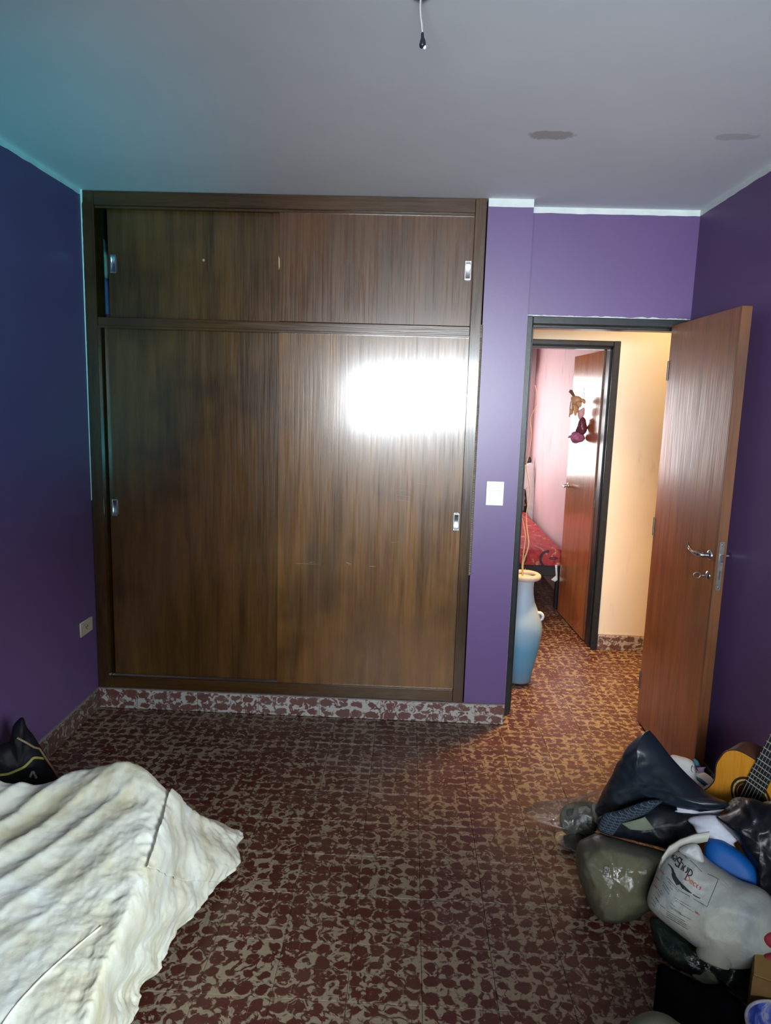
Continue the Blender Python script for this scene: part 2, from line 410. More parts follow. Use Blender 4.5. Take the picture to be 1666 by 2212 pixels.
def in_view(x, y):
    if y < .8: return 0
    q = [project((x+a, y+b, 0)) for a, b in ((0, 0), (T, 0), (T, T), (0, T))]
    if max(p[0] for p in q) < 0 or min(p[0] for p in q) > W or min(p[1] for p in q) > H: return 0
    if y > YB and not (1085 < max(p[0] for p in q) and min(p[0] for p in q) < 1400): return 0
    if y > 5.6: return 0
    return abs(sum(q[k][0]*q[(k+1) % 4][1] - q[(k+1) % 4][0]*q[k][1] for k in range(4)))/2
for i in range(-12, 14):
    for j in range(-16, 32):
        x, y = TX+i*T, TY+j*T
        if y < YBACK-.05 or y > YE or not tile_ok(x, y): continue
        cand.append((in_view(x, y), x, y))
cand.sort(reverse=True)
for n_, (a, x, y) in enumerate(cand):
    dz = random.uniform(-.0005, .0003)
    if n_ < 300 and a > 0:
        o = bpy.data.objects.new('tile', tme); COL.objects.link(o); o.parent = floor; o.location = (x, y, dz)
    else: rest.add([(p[0]+x, p[1]+y, p[2]+dz) for p in tv], tf_)
obj('tile_field', rest, M['tile'], floor, kind='stuff')

struct('ceiling', MB().box((XL-.1, YBACK-.1, ZC), (XR+.1, YC, ZC+.1)).box((.2, YC, ZC), (2.5, YG, ZC+.1)).box((-1.3, YG, ZC), (XR+.1, YE+.1, ZC+.1)), M['ceiling'])
struct('wall_left', MB().box((XL-.1, YBACK, -.12), (XL, YB+.65, ZC)), M['purple2'])
SY0, SY1, SZ0, SZ1 = -.95, .05, 1.12, 1.98
struct('wall_right', MB().box((XR, SY1, -.12), (XR+.1, YC, ZC)).box((XR, YBACK, -.12), (XR+.1, SY0, ZC)).box((XR, SY0, -.12), (XR+.1, SY1, SZ0)).box((XR, SY0, SZ1), (XR+.1, SY1, ZC)), M['purple2'])
struct('window_3', MB().box((XR+.05, SY0, SZ0), (XR+.09, SY0+.04, SZ1)).box((XR+.05, SY1-.04, SZ0), (XR+.09, SY1, SZ1)).box((XR+.05, SY0, SZ0), (XR+.09, SY1, SZ0+.04)).box((XR+.05, SY0, SZ1-.04), (XR+.09, SY1, SZ1)), M['white_band'])
# the wall behind the photographer, with the window that lights the room
WX0, WX1, WZ0, WZ1 = -.66, 1.10, 1.31, 1.95
struct('wall_behind', MB().box((XL-.1, YBACK-.1, -.12), (WX0, YBACK, ZC)).box((WX1, YBACK-.1, -.12), (XR+.1, YBACK, ZC)).box((WX0, YBACK-.1, -.12), (WX1, YBACK, WZ0)).box((WX0, YBACK-.1, WZ1), (WX1, YBACK, ZC)), M['purple'])
wn = struct('window_1', MB().box((WX0, YBACK-.09, WZ0), (WX0+.04, YBACK-.05, WZ1)).box((WX1-.04, YBACK-.09, WZ0), (WX1, YBACK-.05, WZ1)).box((WX0, YBACK-.09, WZ0), (WX1, YBACK-.05, WZ0+.04)).box((WX0, YBACK-.09, WZ1-.04), (WX1, YBACK-.05, WZ1)).box((.20, YBACK-.09, WZ0), (.24, YBACK-.05, WZ1)), M['white_band'])
# pier beside the wardrobe and the wall over and beside the door
struct('wall_pier', MB().box((XW, YB, -.12), (XCOL, YC, ZC)).box((XW, YC, -.12), (.44, YG, ZC)), M['purple'])
DX0, DX1, DZ = .522, 1.284, 1.978
struct('wall_back', MB().box((XCOL, YD, DZ), (XR, YC, ZC)).box((XCOL, YD, -.12), (DX0, YC, DZ)).box((DX1, YD, -.12), (XR, YC, DZ)), M['purple'])
# hall
struct('wall_hall', MB().box((1.268, YF, -.12), (2.5, YG, ZC)).box((.44, YF, 1.963), (1.268, YG, ZC)).box((.44, YF, -.12), (.47, YG, 1.963)), M['cream'])
struct('wall_hall_near', MB().box((XR+.1, YC-.13, -.12), (2.5, YC, ZC)).box((XCOL, YC, DZ), (XR+.1, YC+.004, ZC)).box((DX1, YC, 0), (XR+.1, YC+.004, DZ)), M['cream'])
struct('wall_hall_end', MB().box((2.4, YC, -.12), (2.5, YF, ZC)), M['cream'])
# far bedroom
struct('wall_far_right', MB().box((XR, YG, -.12), (XR+.1, YE, ZC)), M['pink'])
struct('wall_far_left', MB().box((-1.3, YG, -.12), (-1.2, YE, ZC)), M['pink'])
struct('wall_far_front', MB().box((-1.3, YG-.1, -.12), (.44, YG, ZC)), M['pink'])
GX0, GX1, GZ0, GZ1 = -.45, .85, .85, 1.85
struct('wall_far_end', MB().box((-1.3, YE, -.12), (GX0, YE+.1, ZC)).box((GX1, YE, -.12), (XR+.1, YE+.1, ZC)).box((GX0, YE, -.12), (GX1, YE+.1, GZ0)).box((GX0, YE, GZ1), (GX1, YE+.1, ZC)), M['pink'])
struct('window_2', MB().box((GX0, YE+.05, GZ0), (GX0+.04, YE+.09, GZ1)).box((GX1-.04, YE+.05, GZ0), (GX1, YE+.09, GZ1)).box((GX0, YE+.05, GZ0), (GX1, YE+.09, GZ0+.04)).box((GX0, YE+.05, GZ1-.04), (GX1, YE+.09, GZ1)).box((.18, YE+.05, GZ0), (.22, YE+.09, GZ1)), M['white_band'])

# white band of paint along the top of the walls, with a hand-cut lower edge
def band(name, a, b, z0, z1, out, amp=.003):
    a, b, out = Vector(a), Vector(b), Vector(out); n = max(8, int((b-a).length/.02)); mb = MB(); vs = []
    for i in range(n+1):
        p = a.lerp(b, i/n); zz = z0 + amp*fbm((p.x, p.y, z0), 14, 3)
        for o in (0, 1): vs += [Vector((p.x, p.y, zz)) + out*(.0012 if o else -.003), Vector((p.x, p.y, z1)) + out*(.0012 if o else -.003)]
    fs = []
    for i in range(n):
        q = 4*i; fs += [(q+2, q+6, q+7, q+3), (q, q+4, q+6, q+2), (q, q+1, q+5, q+4)]
    return struct(name, mb.add(vs, fs), M['white_band'])
band('trim_1', (XL, YBACK, 0), (XL, YB-.002, 0), 2.436, ZC, (1, 0, 0))
band('trim_2', (XR, YBACK, 0), (XR, YD, 0), 2.434, ZC, (-1, 0, 0))
band('trim_3', (XW+.001, YB, 0), (XCOL, YB, 0), 2.424, ZC, (0, -1, 0), .002)
band('trim_4', (XCOL+.001, YD, 0), (XR-.002, YD, 0), 2.432, ZC, (0, -1, 0), .002)

# white plaster line left in the corner between left wall and wardrobe
mb = MB(); n = 160; vs_ = []
for i in range(n+1):
    z = 1.05 + (ZC-1.05)*i/n; k = .0035*max(0, (z-1.05)/1.4)*(.7 + .8*abs(noise.noise((0, 7, z*26)))) + (.004 if z > 2.40 else 0) + .0004
    vs_ += [(XL-.001, YB-.007, z), (XL+.0012, YB-.010, z), (XL+.003+k, YB-.0085, z), (XL+.003+k*.7, YB-.004, z)]
mb.add(vs_, [(4*i+j, 4*i+j+1, 4*i+j+5, 4*i+j+4) for i in range(n) for j in range(3)])
struct('trim_5', mb, M['white_band'])

# skirting of half-height tiles, each tile a part
def skirting(name, a, b, out, m, step=.305, h=.10, t=.012, start=0.0):
    a, b, out = Vector(a), Vector(b), Vector(out); L = (b-a).length; d = (b-a)/L
    core = MB()
    mid = lambda s0, s1, k0, k1, z0, z1: (a + d*s0 + out*k0 + Vector((0, 0, z0)), a + d*s1 + out*k1 + Vector((0, 0, z1)))
    p, q = mid(0, L, -.004, t*.55, 0, h-.002); core.box(p, q)
    p, q = mid(0, L, -.004, t*.8, h-.002, h+.003); core.box(p, q)
    root = struct(name, core, M['mortar'])
    s = start
    while s < L-.01:
        e = min(s+step, L); p, q = mid(max(0, s)+.0008, e-.0008, t*.5, t+random.uniform(-.0006, .0006), .001, h-.001)
        obj('skirting_tile', MB().box(p, q, .0015), m, root)
        s += step
    return root
skirting('baseboard_back', (XCOL, YB, 0), (XL, YB, 0), (0, -1, 0), M['tile_h'])
skirting('baseboard_left', (XL, YB-.014, 0), (XL, .3, 0), (1, 0, 0), M['tile_d'])
skirting('baseboard_right', (XR, YD, 0), (XR, .6, 0), (-1, 0, 0), M['tile_d'])
skirting('baseboard_hall', (1.27, YF, 0), (2.38, YF, 0), (0, -1, 0), M['tile_h'], step=.2)

# ------------------------------------------------------------------ wardrobe (built in)
wr = thing('wardrobe', 'large dark brown built-in wardrobe with four sliding doors filling the wall', 'wardrobe', (-.60, YB, ZB))
yf = YB - .006
X0, X1, Z0, Z1 = XL+.003, XW-.006, ZB+.003, ZC-.002
ZR0, ZR1 = 1.858, 1.906
obj('stile', MB().box((X0, yf, Z0), (X0+.055, YB+.09, Z1), .002), M['wood_frame'], wr)
obj('stile', MB().box((X1-.050, yf, Z0), (X1, YB+.09, Z1), .002), M['wood_frame'], wr)
obj('top_rail', MB().box((X0+.055, yf+.002, Z1-.062), (X1-.05, YB+.09, Z1), .002).box((X0+.055, yf+.012, Z1-.072), (X1-.05, YB+.02, Z1-.062), .001), M['wood_rail'], wr)
obj('middle_rail', MB().box((X0+.055, yf+.004, ZR0+.008), (X1-.05, YB+.09, ZR1), .002).box((X0+.055, yf-.001, ZR0-.001), (X1-.05, YB+.03, ZR0+.009), .001), M['wood_rail'], wr)
obj('bottom_rail', MB().box((X0+.055, yf+.002, Z0), (X1-.05, YB+.09, .160), .002), M['wood_rail'], wr)
obj('carcass', MB().box((X0, YB+.55, Z0), (X1, YB+.57, Z1)).box((X0, YB+.09, Z0), (X0+.018, YB+.55, Z1)).box((X1-.018, YB+.09, Z0), (X1, YB+.55, Z1)).box((X0+.018, YB+.09, ZR0+.01), (X1-.018, YB+.55, ZR1-.012)).box((X0+.018, YB+.09, Z0), (X1-.018, YB+.55, Z0+.02)).box((X0+.018, YB+.09, Z1-.02), (X1-.018, YB+.55, Z1)), M['wood_in'], wr)
XM = -.619
def pull(parent, cx, cz, y, h=.085, wd=.030):
    a = .006
    fr = MB()
    fr.box((cx-wd/2, y-.007, cz-h/2), (cx-wd/2+a, y+.001, cz+h/2), .0012).box((cx+wd/2-a, y-.007, cz-h/2), (cx+wd/2, y+.001, cz+h/2), .0012)
    fr.box((cx-wd/2, y-.0068, cz-h/2), (cx+wd/2, y+.001, cz-h/2+a+.003), .0012).box((cx-wd/2, y-.0068, cz+h/2-a-.003), (cx+wd/2, y+.001, cz+h/2), .0012)
    # the dished cup
    n = 10; vs = []; z0, z1 = cz-h/2+a+.002, cz+h/2-a-.002
    for i in range(n+1):
        t = i/n; zz = z0+(z1-z0)*t; dep = .0058*math.sin(PI*t)**.7
        vs += [(cx-wd/2+a-.001, y-.0063+dep, zz), (cx+wd/2-a+.001, y-.0063+dep, zz)]
    fr.add(vs, [(2*i, 2*i+1, 2*i+3, 2*i+2) for i in range(n)])
    for sx in (-1, 1):
        for sz in (-1, 1): fr.lathe([(.0022, 0), (.0018, .0012), (0, .0016)], (cx+sx*(wd/2-.004), y-.007, cz+sz*(h/2-.004)), Vector((0, -1, 0)), 8)
    return obj('pull_handle', fr, M['chrome'], parent, smooth='auto')
yl, yr = YB+.050, YB+.016             # left doors slide behind the right ones
d1 = obj('sliding_door', MB().box((-1.421, yl, ZR1+.003), (XM+.05, yl+.018, Z1-.058), .001), M['wood_shaded'], wr, label='upper left sliding door, not quite shut')
d2 = obj('sliding_door', MB().box((XM, yr, ZR1+.003), (X1-.049, yr+.018, Z1-.058), .001), M['wood_u'], wr, label='upper right sliding door')
d3 = obj('sliding_door', MB().box((-1.449, yl, .152), (XM+.05, yl+.018, ZR0+.006), .001), M['wood_shaded'], wr, label='tall lower left sliding door')
d4 = obj('sliding_door', MB().box((XM, yr, .160), (X1-.049, yr+.018, ZR0+.006), .001), M['wood'], wr, label='tall lower right sliding door')
pull(d1, -1.396, 2.150, yl); pull(d2, .237, 2.152, yr); pull(d3, -1.424, 1.010, yl); pull(d4, .236, 1.003, yr)
obj('bottom_track', MB().box((X0+.055, YB+.030, .160), (XM, YB+.034, .164)), M['chrome'], wr)
obj('chip_mark', MB().prism([(-.622, yr-.0008, 2.20), (-.616, yr-.0008, 2.185), (-.615, yr-.0008, 2.15), (-.620, yr-.0008, 2.135), (-.622, yr-.0008, 2.16)], (0, .0012, 0)), plain('bare chipped wood', (.42, .27, .11), .7), d2)
q = onY(440, 562, yl); obj('putty_spot', MB().lathe([(.0065, 0), (.006, .0008), (0, .0012)], (q.x, yl+.0002, q.z), Vector((0, -1, 0)), 10), plain('putty', (.36, .26, .11), .7), d1)
# scratches on the big door
sm = plain('pale scratches', (.26, .21, .17), .6)
sc_ = MB()
def scratch(px0, py0, px1, py1, wpx):
    a, b = onY(px0, py0, yr-.0006), onY(px1, py1, yr-.0006); t = (b-a).normalized(); u = Vector((-t.z, 0, t.x))*wpx*.0011
    sc_.add([a-u*.4, b-u*.3, b+u*.3, a+u], [(0, 1, 2, 3)])
for a in ((855, 1058, 858, 1082, 1), (858, 1058, 890, 1063, .7), (857, 1069, 888, 1074, .9), (858, 1079, 884, 1083, .8), (640, 1217, 692, 1219, 1.1), (668, 1215, 680, 1214, 1.2), (748, 1215, 760, 1219, 2.6), (752, 1219, 757, 1222, 1.6), (798, 1223, 812, 1224, 1.6), (845, 1172, 862, 1171, .8), (900, 1044, 932, 1048, .8)): scratch(*a)
obj('scratch_marks', sc_, sm, d4, kind='stuff')
# ragged sealant along the right edge
mb = MB(); n = 420; vs = []
for i in range(n+1):
    z = .75 + (1.915-.75)*i/n; rib = .5 + .5*math.sin(z*2*PI/.0105)
    k = .0016*rib + .0015*noise.noise((0, 0, z*30))
    xo = XW+.003 + .0012*rib + .0016*noise.noise((3, 0, z*14))
    vs += [(XW-.008, YB+.0005, z), (XW-.008, YB-.005-k, z), (xo-.003, YB-.005-k, z), (xo, YB+.0005, z)]
mb.add(vs, [(4*i+j, 4*i+j+1, 4*i+j+5, 4*i+j+4) for i in range(n) for j in range(3)])
obj('sealant_bead', mb, plain('grey brown sealant', (.115, .088, .058), .5, .4, .3, 60), wr)
# what shows in the gap of the upper left door
bl = obj('blanket', inflate([(205, 605), (228, 600), (236, 640), (236, 688), (205, 688)], (-1.43, YB+.13, 1.95), (0, -1, 0), .02, .1, amp=.004, sc=14), plain('dusty blue cloth', (.06, .085, .19), .9, .2, .2, 30, .3, 300), base=(-1.43, YB+.2, ZR1), smooth=True)
tag(bl, 'folded blue blanket seen through the gap of the upper left wardrobe door', 'blanket')
bg = obj('bundle', inflate([(205, 500), (214, 498), (220, 530), (232, 560), (232, 600), (205, 606)], (-1.43, YB+.14, 2.1), (0, -1, 0), .02, .08, amp=.006, sc=22), plain('pale grey green cloth', (.20, .25, .22), .9, .2, .5, 18, .4, 200), base=(-1.43, YB+.2, 2.06), smooth=True)
tag(bg, 'pale crumpled bundle above the blue blanket in the wardrobe gap', 'bundle')

cp = thing('blocker', 'tall dark cupboard added unseen behind the camera to shade the lower left wall', 'blocker', (-1.05, -.45, 0))  # unseen box added to keep daylight off the lower left wall
obj('carcass', MB().box((-1.49, -1.25, .06), (-.62, .28, 1.72), .004).box((-1.47, -1.23, 0), (-.66, .26, .06)), M['wood_frame'], cp)
for k in range(3):
    y = -1.24 + .505*k
    dd = obj('blocker_door', MB().box((-.62, y+.004, .10), (-.600, y+.497, 1.69), .003), M['wood_frame'], cp)
    obj('knob', MB().ball((-.588, y+.46, .95), .012), M['chrome'], dd, smooth=True)
# ------------------------------------------------------------------ switch and socket
a, b = onY(1051, 1039, YB), onY(1087, 1092, YB)
sw = thing('light_switch', 'white plastic light switch on the purple pier beside the door', 'switch', ((a.x+b.x)/2, YB, (a.z+b.z)/2))
swm = plain('white switch plastic', (.80, .93, .88), .3, .5, .02)
cx, cz = (a.x+b.x)/2, (a.z+b.z)/2
obj('cover_plate', MB().box((cx-.041, YB-.009, cz-.057), (cx+.041, YB, cz+.057), .0045), swm, sw, smooth='auto')
g = plain('shadow gap', (.30, .38, .36), .6)
obj('rocker', MB().box((cx-.0225, YB-.0115, cz-.034), (cx+.0225, YB-.006, cz+.012), .0015), swm, sw, smooth='auto')
obj('seam', MB().box((cx-.0235, YB-.0093, cz+.0125), (cx+.0235, YB-.008, cz+.0138)).box((cx-.0235, YB-.0093, cz+.036), (cx+.0235, YB-.008, cz+.0373)).box((cx-.0245, YB-.0093, cz-.02), (cx-.0235, YB-.008, cz+.0138)).box((cx+.0235, YB-.0093, cz-.012), (cx+.0245, YB-.008, cz+.0138)), g, sw)
yc, zc_ = 3.178, .456
so = thing('wall_socket', 'cream wall socket low on the dark purple left wall', 'socket', (XL, yc, zc_))
sk = plain('yellowed socket plastic', (.42, .38, .28), .4, .4, .05)
obj('cover_plate', MB().box((XL, yc-.062, zc_-.035), (XL+.009, yc+.062, zc_+.035), .003), sk, so, smooth='auto')
obj('outlet_holes', MB().box((XL+.0088, yc-.012, zc_-.004), (XL+.0094, yc-.006, zc_+.006)).box((XL+.0088, yc+.004, zc_-.002), (XL+.0094, yc+.010, zc_+.008)).box((XL+.0088, yc-.003, zc_-.012), (XL+.0094, yc+.003, zc_-.006)), M['dark_hole'], so)
obj('screw', MB().lathe([(.003, 0), (.0026, .001), (0, .0014)], (XL+.0088, yc-.032, zc_-.006), Vector((1, 0, 0)), 10), plain('pale screw head', (.5, .46, .36), .4), so)

# ------------------------------------------------------------------ bare cable at the ceiling
YCB = 1.72
p0 = onY(911, -40, YCB); p0.z = ZC
cb = thing('ceiling_cable', 'bare light cable with black taped end hanging from the ceiling', 'cable', (p0.x, p0.y, ZC))
pt = lambda x, y: onY(x, y, YCB)
obj('rose', MB().lathe([(.022, 0), (.021, .005), (.010, .009), (0, .010)], (p0.x, p0.y, ZC), Vector((0, 0, -1)), 24), plain('dusty ceiling rose', (.30, .34, .30), .6), cb, smooth='auto')
obj('wire', MB().tube(spline([p0, pt(908, 8), pt(908.5, 30), pt(911, 52), pt(913, 74)], 5, False), .0016, 6), plain('grey white wire', (.55, .55, .50), .5), cb, smooth=True)
obj('wire', MB().tube(spline([p0 + Vector((.002, .002, 0)), pt(910, 8), pt(910.5, 30), pt(913.5, 52), pt(916.5, 72), pt(920, 90), pt(924.5, 103)], 5, False), .0014, 6), plain('grey wire', (.22, .22, .26), .5), cb, smooth=True)
tp = spline([pt(913.5, 70), pt(913, 77), pt(913.5, 85), pt(913.5, 94), pt(911.5, 101), pt(911, 104.5)], 4, False)
rr = [.0022, .003, .0034, .0036, .0036, .0036, .0038, .0044, .0052, .006, .0066, .0070, .0073, .0074, .0073, .007, .006, .005, .004, .003, .001]
obj('tape', MB().tube(tp, [rr[min(len(rr)-1, i)] for i in range(len(tp))], 12), plain('black insulating tape', (.012, .014, .028), .35), cb, smooth=True)
obj('connector', MB().ball(pt(917.5, 102), .0042, .0042, .005, 12, 8), plain('white connector', (.75, .75, .70), .4), cb, smooth=True)

# ------------------------------------------------------------------ door 1: frame, open leaf
dr = thing('door_1', 'dark metal door frame with glossy reddish wooden leaf standing open', 'door', (1.2, 3.40, 0)); dr['kind'] = 'structure'
for k in ('label', 'category'): del dr[k]
def frame_mb(x0, x1, z1, y0, y1, face, fr=None):
    mb = MB(); fr = fr or face
    for (a, b) in ((x0, x0+face), (x1-fr, x1)):
        mb.box((a, y0, 0), (b, y1, z1), .003)
    mb.box((x0+face-.0005, y0+.0006, z1-face), (x1-fr+.0005, y1-.0006, z1-.0006), .003)
    # stop moulding set back inside
    for (a, b) in ((x0+face-.001, x0+face+.012), (x1-fr-(.012 if fr == face else .001), x1-fr+.001)): mb.box((a, y0+.045, 0), (b, y1-.02, z1-face), .002)
    mb.box((x0+face, y0+.045, z1-face-.012), (x1-fr, y1-.02, z1-face+.001), .002)
    return mb
obj('frame', frame_mb(DX0, DX1, DZ-.004, YD-.012, YC+.004, .036, .020), M['frame_paint'], dr)
# bare plaster line round the frame
mb = MB(); n = 70
def rag(a, b, u, wd):
    a, b, u = Vector(a), Vector(b), Vector(u); vs = []
    for i in range(n+1):
        p = a.lerp(b, i/n); k = wd*(.6 + .8*abs(noise.noise(p*22)) + .5*noise.noise(p*60))
        vs += [p - u*.006, p + u*max(.0008, k), p + u*max(.0008, k) + Vector((0, .004, 0))]
    mb.add(vs, [(3*i+j, 3*i+3+j, 3*i+4+j, 3*i+1+j) for i in range(n) for j in range(2)])
rag((DX0, YD-.0015, DZ-.004), (DX1, YD-.0015, DZ-.004), (0, 0, 1), .007)
rag((DX0+.003, YD-.0135, .06), (DX0+.003, YD-.0135, DZ-.004), (-1, 0, 0), .003)
obj('plaster_edge', mb, M['plaster'], dr)
LX0, LX1, LY0, LY1, LZ1 = 1.199, 1.237, 2.70, 3.402, 1.945
lf = obj('door_leaf', MB().box((LX0, LY0+.012, .010), (LX1, LY1, LZ1), .0015), M['leaf'], dr)
obj('edge_lipping', MB().box((LX0-.0008, LY0, .010), (LX1+.0008, LY0+.012, LZ1), .0015), M['leaf_edge'], lf)
hz = 1.0
def lever(parent, y, z, x, sgn, flip=1):
    mb = MB().lathe([(.021, 0), (.0205, .004), (.017, .008), (.011, .010), (.010, .030)], (x, y, z), Vector((sgn, 0, 0)), 24)
    mb.tube(spline([(x+sgn*.028, y, z), (x+sgn*.040, y+.005, z), (x+sgn*.046, y+.028, z), (x+sgn*.047, y+.065, z+.001), (x+sgn*.046, y+.10, z+.010), (x+sgn*.045, y+.122, z+.022)], 5, False), [.009]*8 + [.0085]*10 + [.0075]*8, 12)
    return obj('lever_handle', mb, M['chrome'], parent, smooth='auto', label='curved chrome lever handle')
lever(lf, LY0+.052, 1.0, LX0, -1); lever(lf, LY0+.052, 1.0, LX1, 1)
esc = obj('escutcheon', MB().lathe([(.018, 0), (.0175, .003), (.012, .007), (.004, .008)], (LX0, LY0+.052, .918), Vector((-1, 0, 0)), 20), M['chrome'], lf, smooth='auto')
kx = LX0-.03
obj('key', MB().tube([(LX0, LY0+.052, .918), (kx, LY0+.052, .918)], .0028, 8).tube([(kx-.014 + .014*math.cos(a), LY0+.052 + .006*math.cos(a)*0, .918 + .012*math.sin(a)) for a in [2*PI*i/18 for i in range(19)]], .0026, 8, False), M['steel'], lf, smooth=True)
lk = MB().box((LX0+.009, LY0-.0012, .87), (LX1-.009, LY0+.001, 1.065), .0005)
obj('lock_plate', lk, M['steel'], lf)
obj('latch', MB().box((LX0+.012, LY0-.011, .985), (LX1-.012, LY0, 1.015), .002).box((LX0+.016, LY0-.002, .915), (LX1-.016, LY0, .95), .0005), M['chrome'], lf)
for z in (.885, 1.052): obj('screw', MB().lathe([(.0045, 0), (.004, .0012), (0, .0018)], (1.218, LY0-.001, z), Vector((0, -1, 0)), 10), M['steel'], lf)
for z in (.22, 1.0, 1.74): obj('hinge', MB().tube([(LX0+.001, LY1+.001, z-.045), (LX0+.001, LY1+.001, z+.045)], .006, 10), M['steel'], dr)

# ------------------------------------------------------------------ door 2: far frame and leaf
d2r = thing('door_2', '', '', (1.21, YG, 0)); d2r['kind'] = 'structure'
for k in ('label', 'category'): del d2r[k]
obj('frame', frame_mb(.47, 1.268, 1.963, YF-.012, YG+.01, .036, None).box((1.224, YF-.022, 0), (1.266, YF-.0125, 1.961), .003).box((.47, YF-.021, 1.931), (1.2235, YF-.0125, 1.9605), .003), M['frame_paint'], d2r)
def skew_box(x0, y0, x1, y1, th, z0, z1):
    mb = MB(); d = Vector((x1-x0, y1-y0, 0)).normalized(); nrm = Vector((d.y, -d.x, 0))*th
    a, b = Vector((x0, y0, 0)), Vector((x1, y1, 0))
    return mb.prism([(a + Vector((0, 0, z0))), (b + Vector((0, 0, z0))), (b + nrm + Vector((0, 0, z0))), (a + nrm + Vector((0, 0, z0)))], (0, 0, z1-z0))
HX, HY, EX, EY = 1.212, 4.60, 1.178, 5.25
l2 = obj('door_leaf', skew_box(HX, HY, EX, EY, .038, .012, 1.918), M['leaf2'], d2r)
obj('edge_lipping', MB().box((HX-.0005, HY-.012, .012), (HX+.037, HY, 1.918), .001), M['leaf_edge'], l2)
for z, h in ((1.72, .09), (.98, .13), (.20, .12)):
    hg = obj('hinge_plate', MB().box((HX+.006, HY-.0145, z-h/2), (HX+.030, HY-.011, z+h/2), .001), M['steel'], l2)
    obj('screw', MB().lathe([(.004, 0), (.003, .001), (0, .0015)], (HX+.018, HY-.0145, z+h*.25), Vector((0, -1, 0)), 8).lathe([(.004, 0), (.003, .001), (0, .0015)], (HX+.018, HY-.0145, z-h*.25), Vector((0, -1, 0)), 8), M['chrome'], hg)
q = Vector((1.181, 5.20, .985))
obj('lever_handle', MB().lathe([(.02, 0), (.019, .005), (.01, .008), (.009, .028)], q, Vector((-1, -.05, 0)), 18).tube([q + Vector((-.028, 0, 0)), q + Vector((-.042, -.01, 0)), q + Vector((-.045, -.05, .002)), q + Vector((-.045, -.10, .0))], .0075, 10), M['chrome'], l2, smooth='auto')

# ------------------------------------------------------------------ tall vase with twigs, hall
VY = 3.86; vc = onY(1119, 1470, VY)
VC = Vector((vc.x, VY, 0))
def vase_mat():
    t = NT('white to blue painted clay'); p = t.pos(); sep = t.new('ShaderNodeSeparateXYZ'); t.link(p, sep.inputs[0])
    z = t.math('ADD', sep.outputs[2], t.math('MULTIPLY_ADD', t.noise(p, 9, 3), .08, -.04))
    col = t.ramp(t.math('DIVIDE', z, .66), [(.0, (.20, .25, .30)), (.10, (.09, .23, .36)), (.32, (.10, .27, .42)), (.50, (.24, .36, .47)), (.80, (.31, .38, .46)), (.95, (.38, .39, .40))])
    t.bump(t.noise(p, 60, 4), .1, .003)
    return t.fin(col, .55, .35)
vs = thing('vase', 'tall blue and white clay vase with rolled lip standing in the hall', 'vase', VC)
obj('body', MB().lathe([(.0, .004), (.064, .004), (.070, .012), (.078, .07), (.096, .16), (.110, .24), (.117, .305), (.115, .345), (.104, .385), (.086, .425), (.067, .47), (.057, .52), (.055, .56), (.058, .595), (.065, .612), (.058, .612), (.048, .58), (.045, .5), (.06, .44), (.095, .36), (.09, .2), (.05, .03), (0, .03)], VC, seg=48, cap=False), vase_mat(), vs, smooth=True)
lip = MB(); lip.tube([VC + Vector((.076*math.cos(a), .076*math.sin(a), .618)) for a in [2*PI*i/40 for i in range(41)]], .017, 12, False)
obj('lip', lip, plain('bare clay lip', (.46, .36, .31), .6, .3, .08), vs, smooth=True)
for sx in (1, -1):
    ht = MB(); c = VC + Vector((sx*.092, -.03, .395))
    ht.tube([c + Vector((sx*.019*math.cos(a), -.006*math.cos(a), .021*math.sin(a))) for a in [PI*1.45 - 2.0*PI*i/22 for i in range(23)]], [.011 - .004*i/22 for i in range(23)], 10)
    obj('handle', ht, bpy.data.materials.get('pale clay handle') or plain('pale clay handle', (.55, .58, .64), .55, .3, .08), vs, smooth=True)
tw = plain('dry straw stems', (.55, .36, .18), .6, .3, .2)
def twig(px, lab, VY=VY):
    pts = spline([(VC.x, VY, .30)] + [onY(x, y, VY) for x, y in px], 6, False)
    o = obj('dry_stem', MB().tube(pts, [.0042 - .0026*i/len(pts) for i in range(len(pts))], 7), tw, smooth=True, base=(VC.x, VY, .30)); tag(o, lab, 'stem')
twig([(1129.5, 1238), (1131, 1215), (1142, 1178), (1139, 1145), (1137, 1116), (1141, 1088), (1145, 1060), (1141, 1030), (1137, 1005), (1141, 985), (1148, 943), (1147, 925), (1146, 904), (1157, 880), (1161, 862), (1156, 832)], 'long dry stem rising from the vase up to the pink wall')
twig([(1128.5, 1242), (1128, 1222), (1132, 1190), (1135, 1157), (1130, 1128), (1124, 1100), (1123, 1075)], 'shorter dry stem curving out of the vase by the frame', VY-.022)

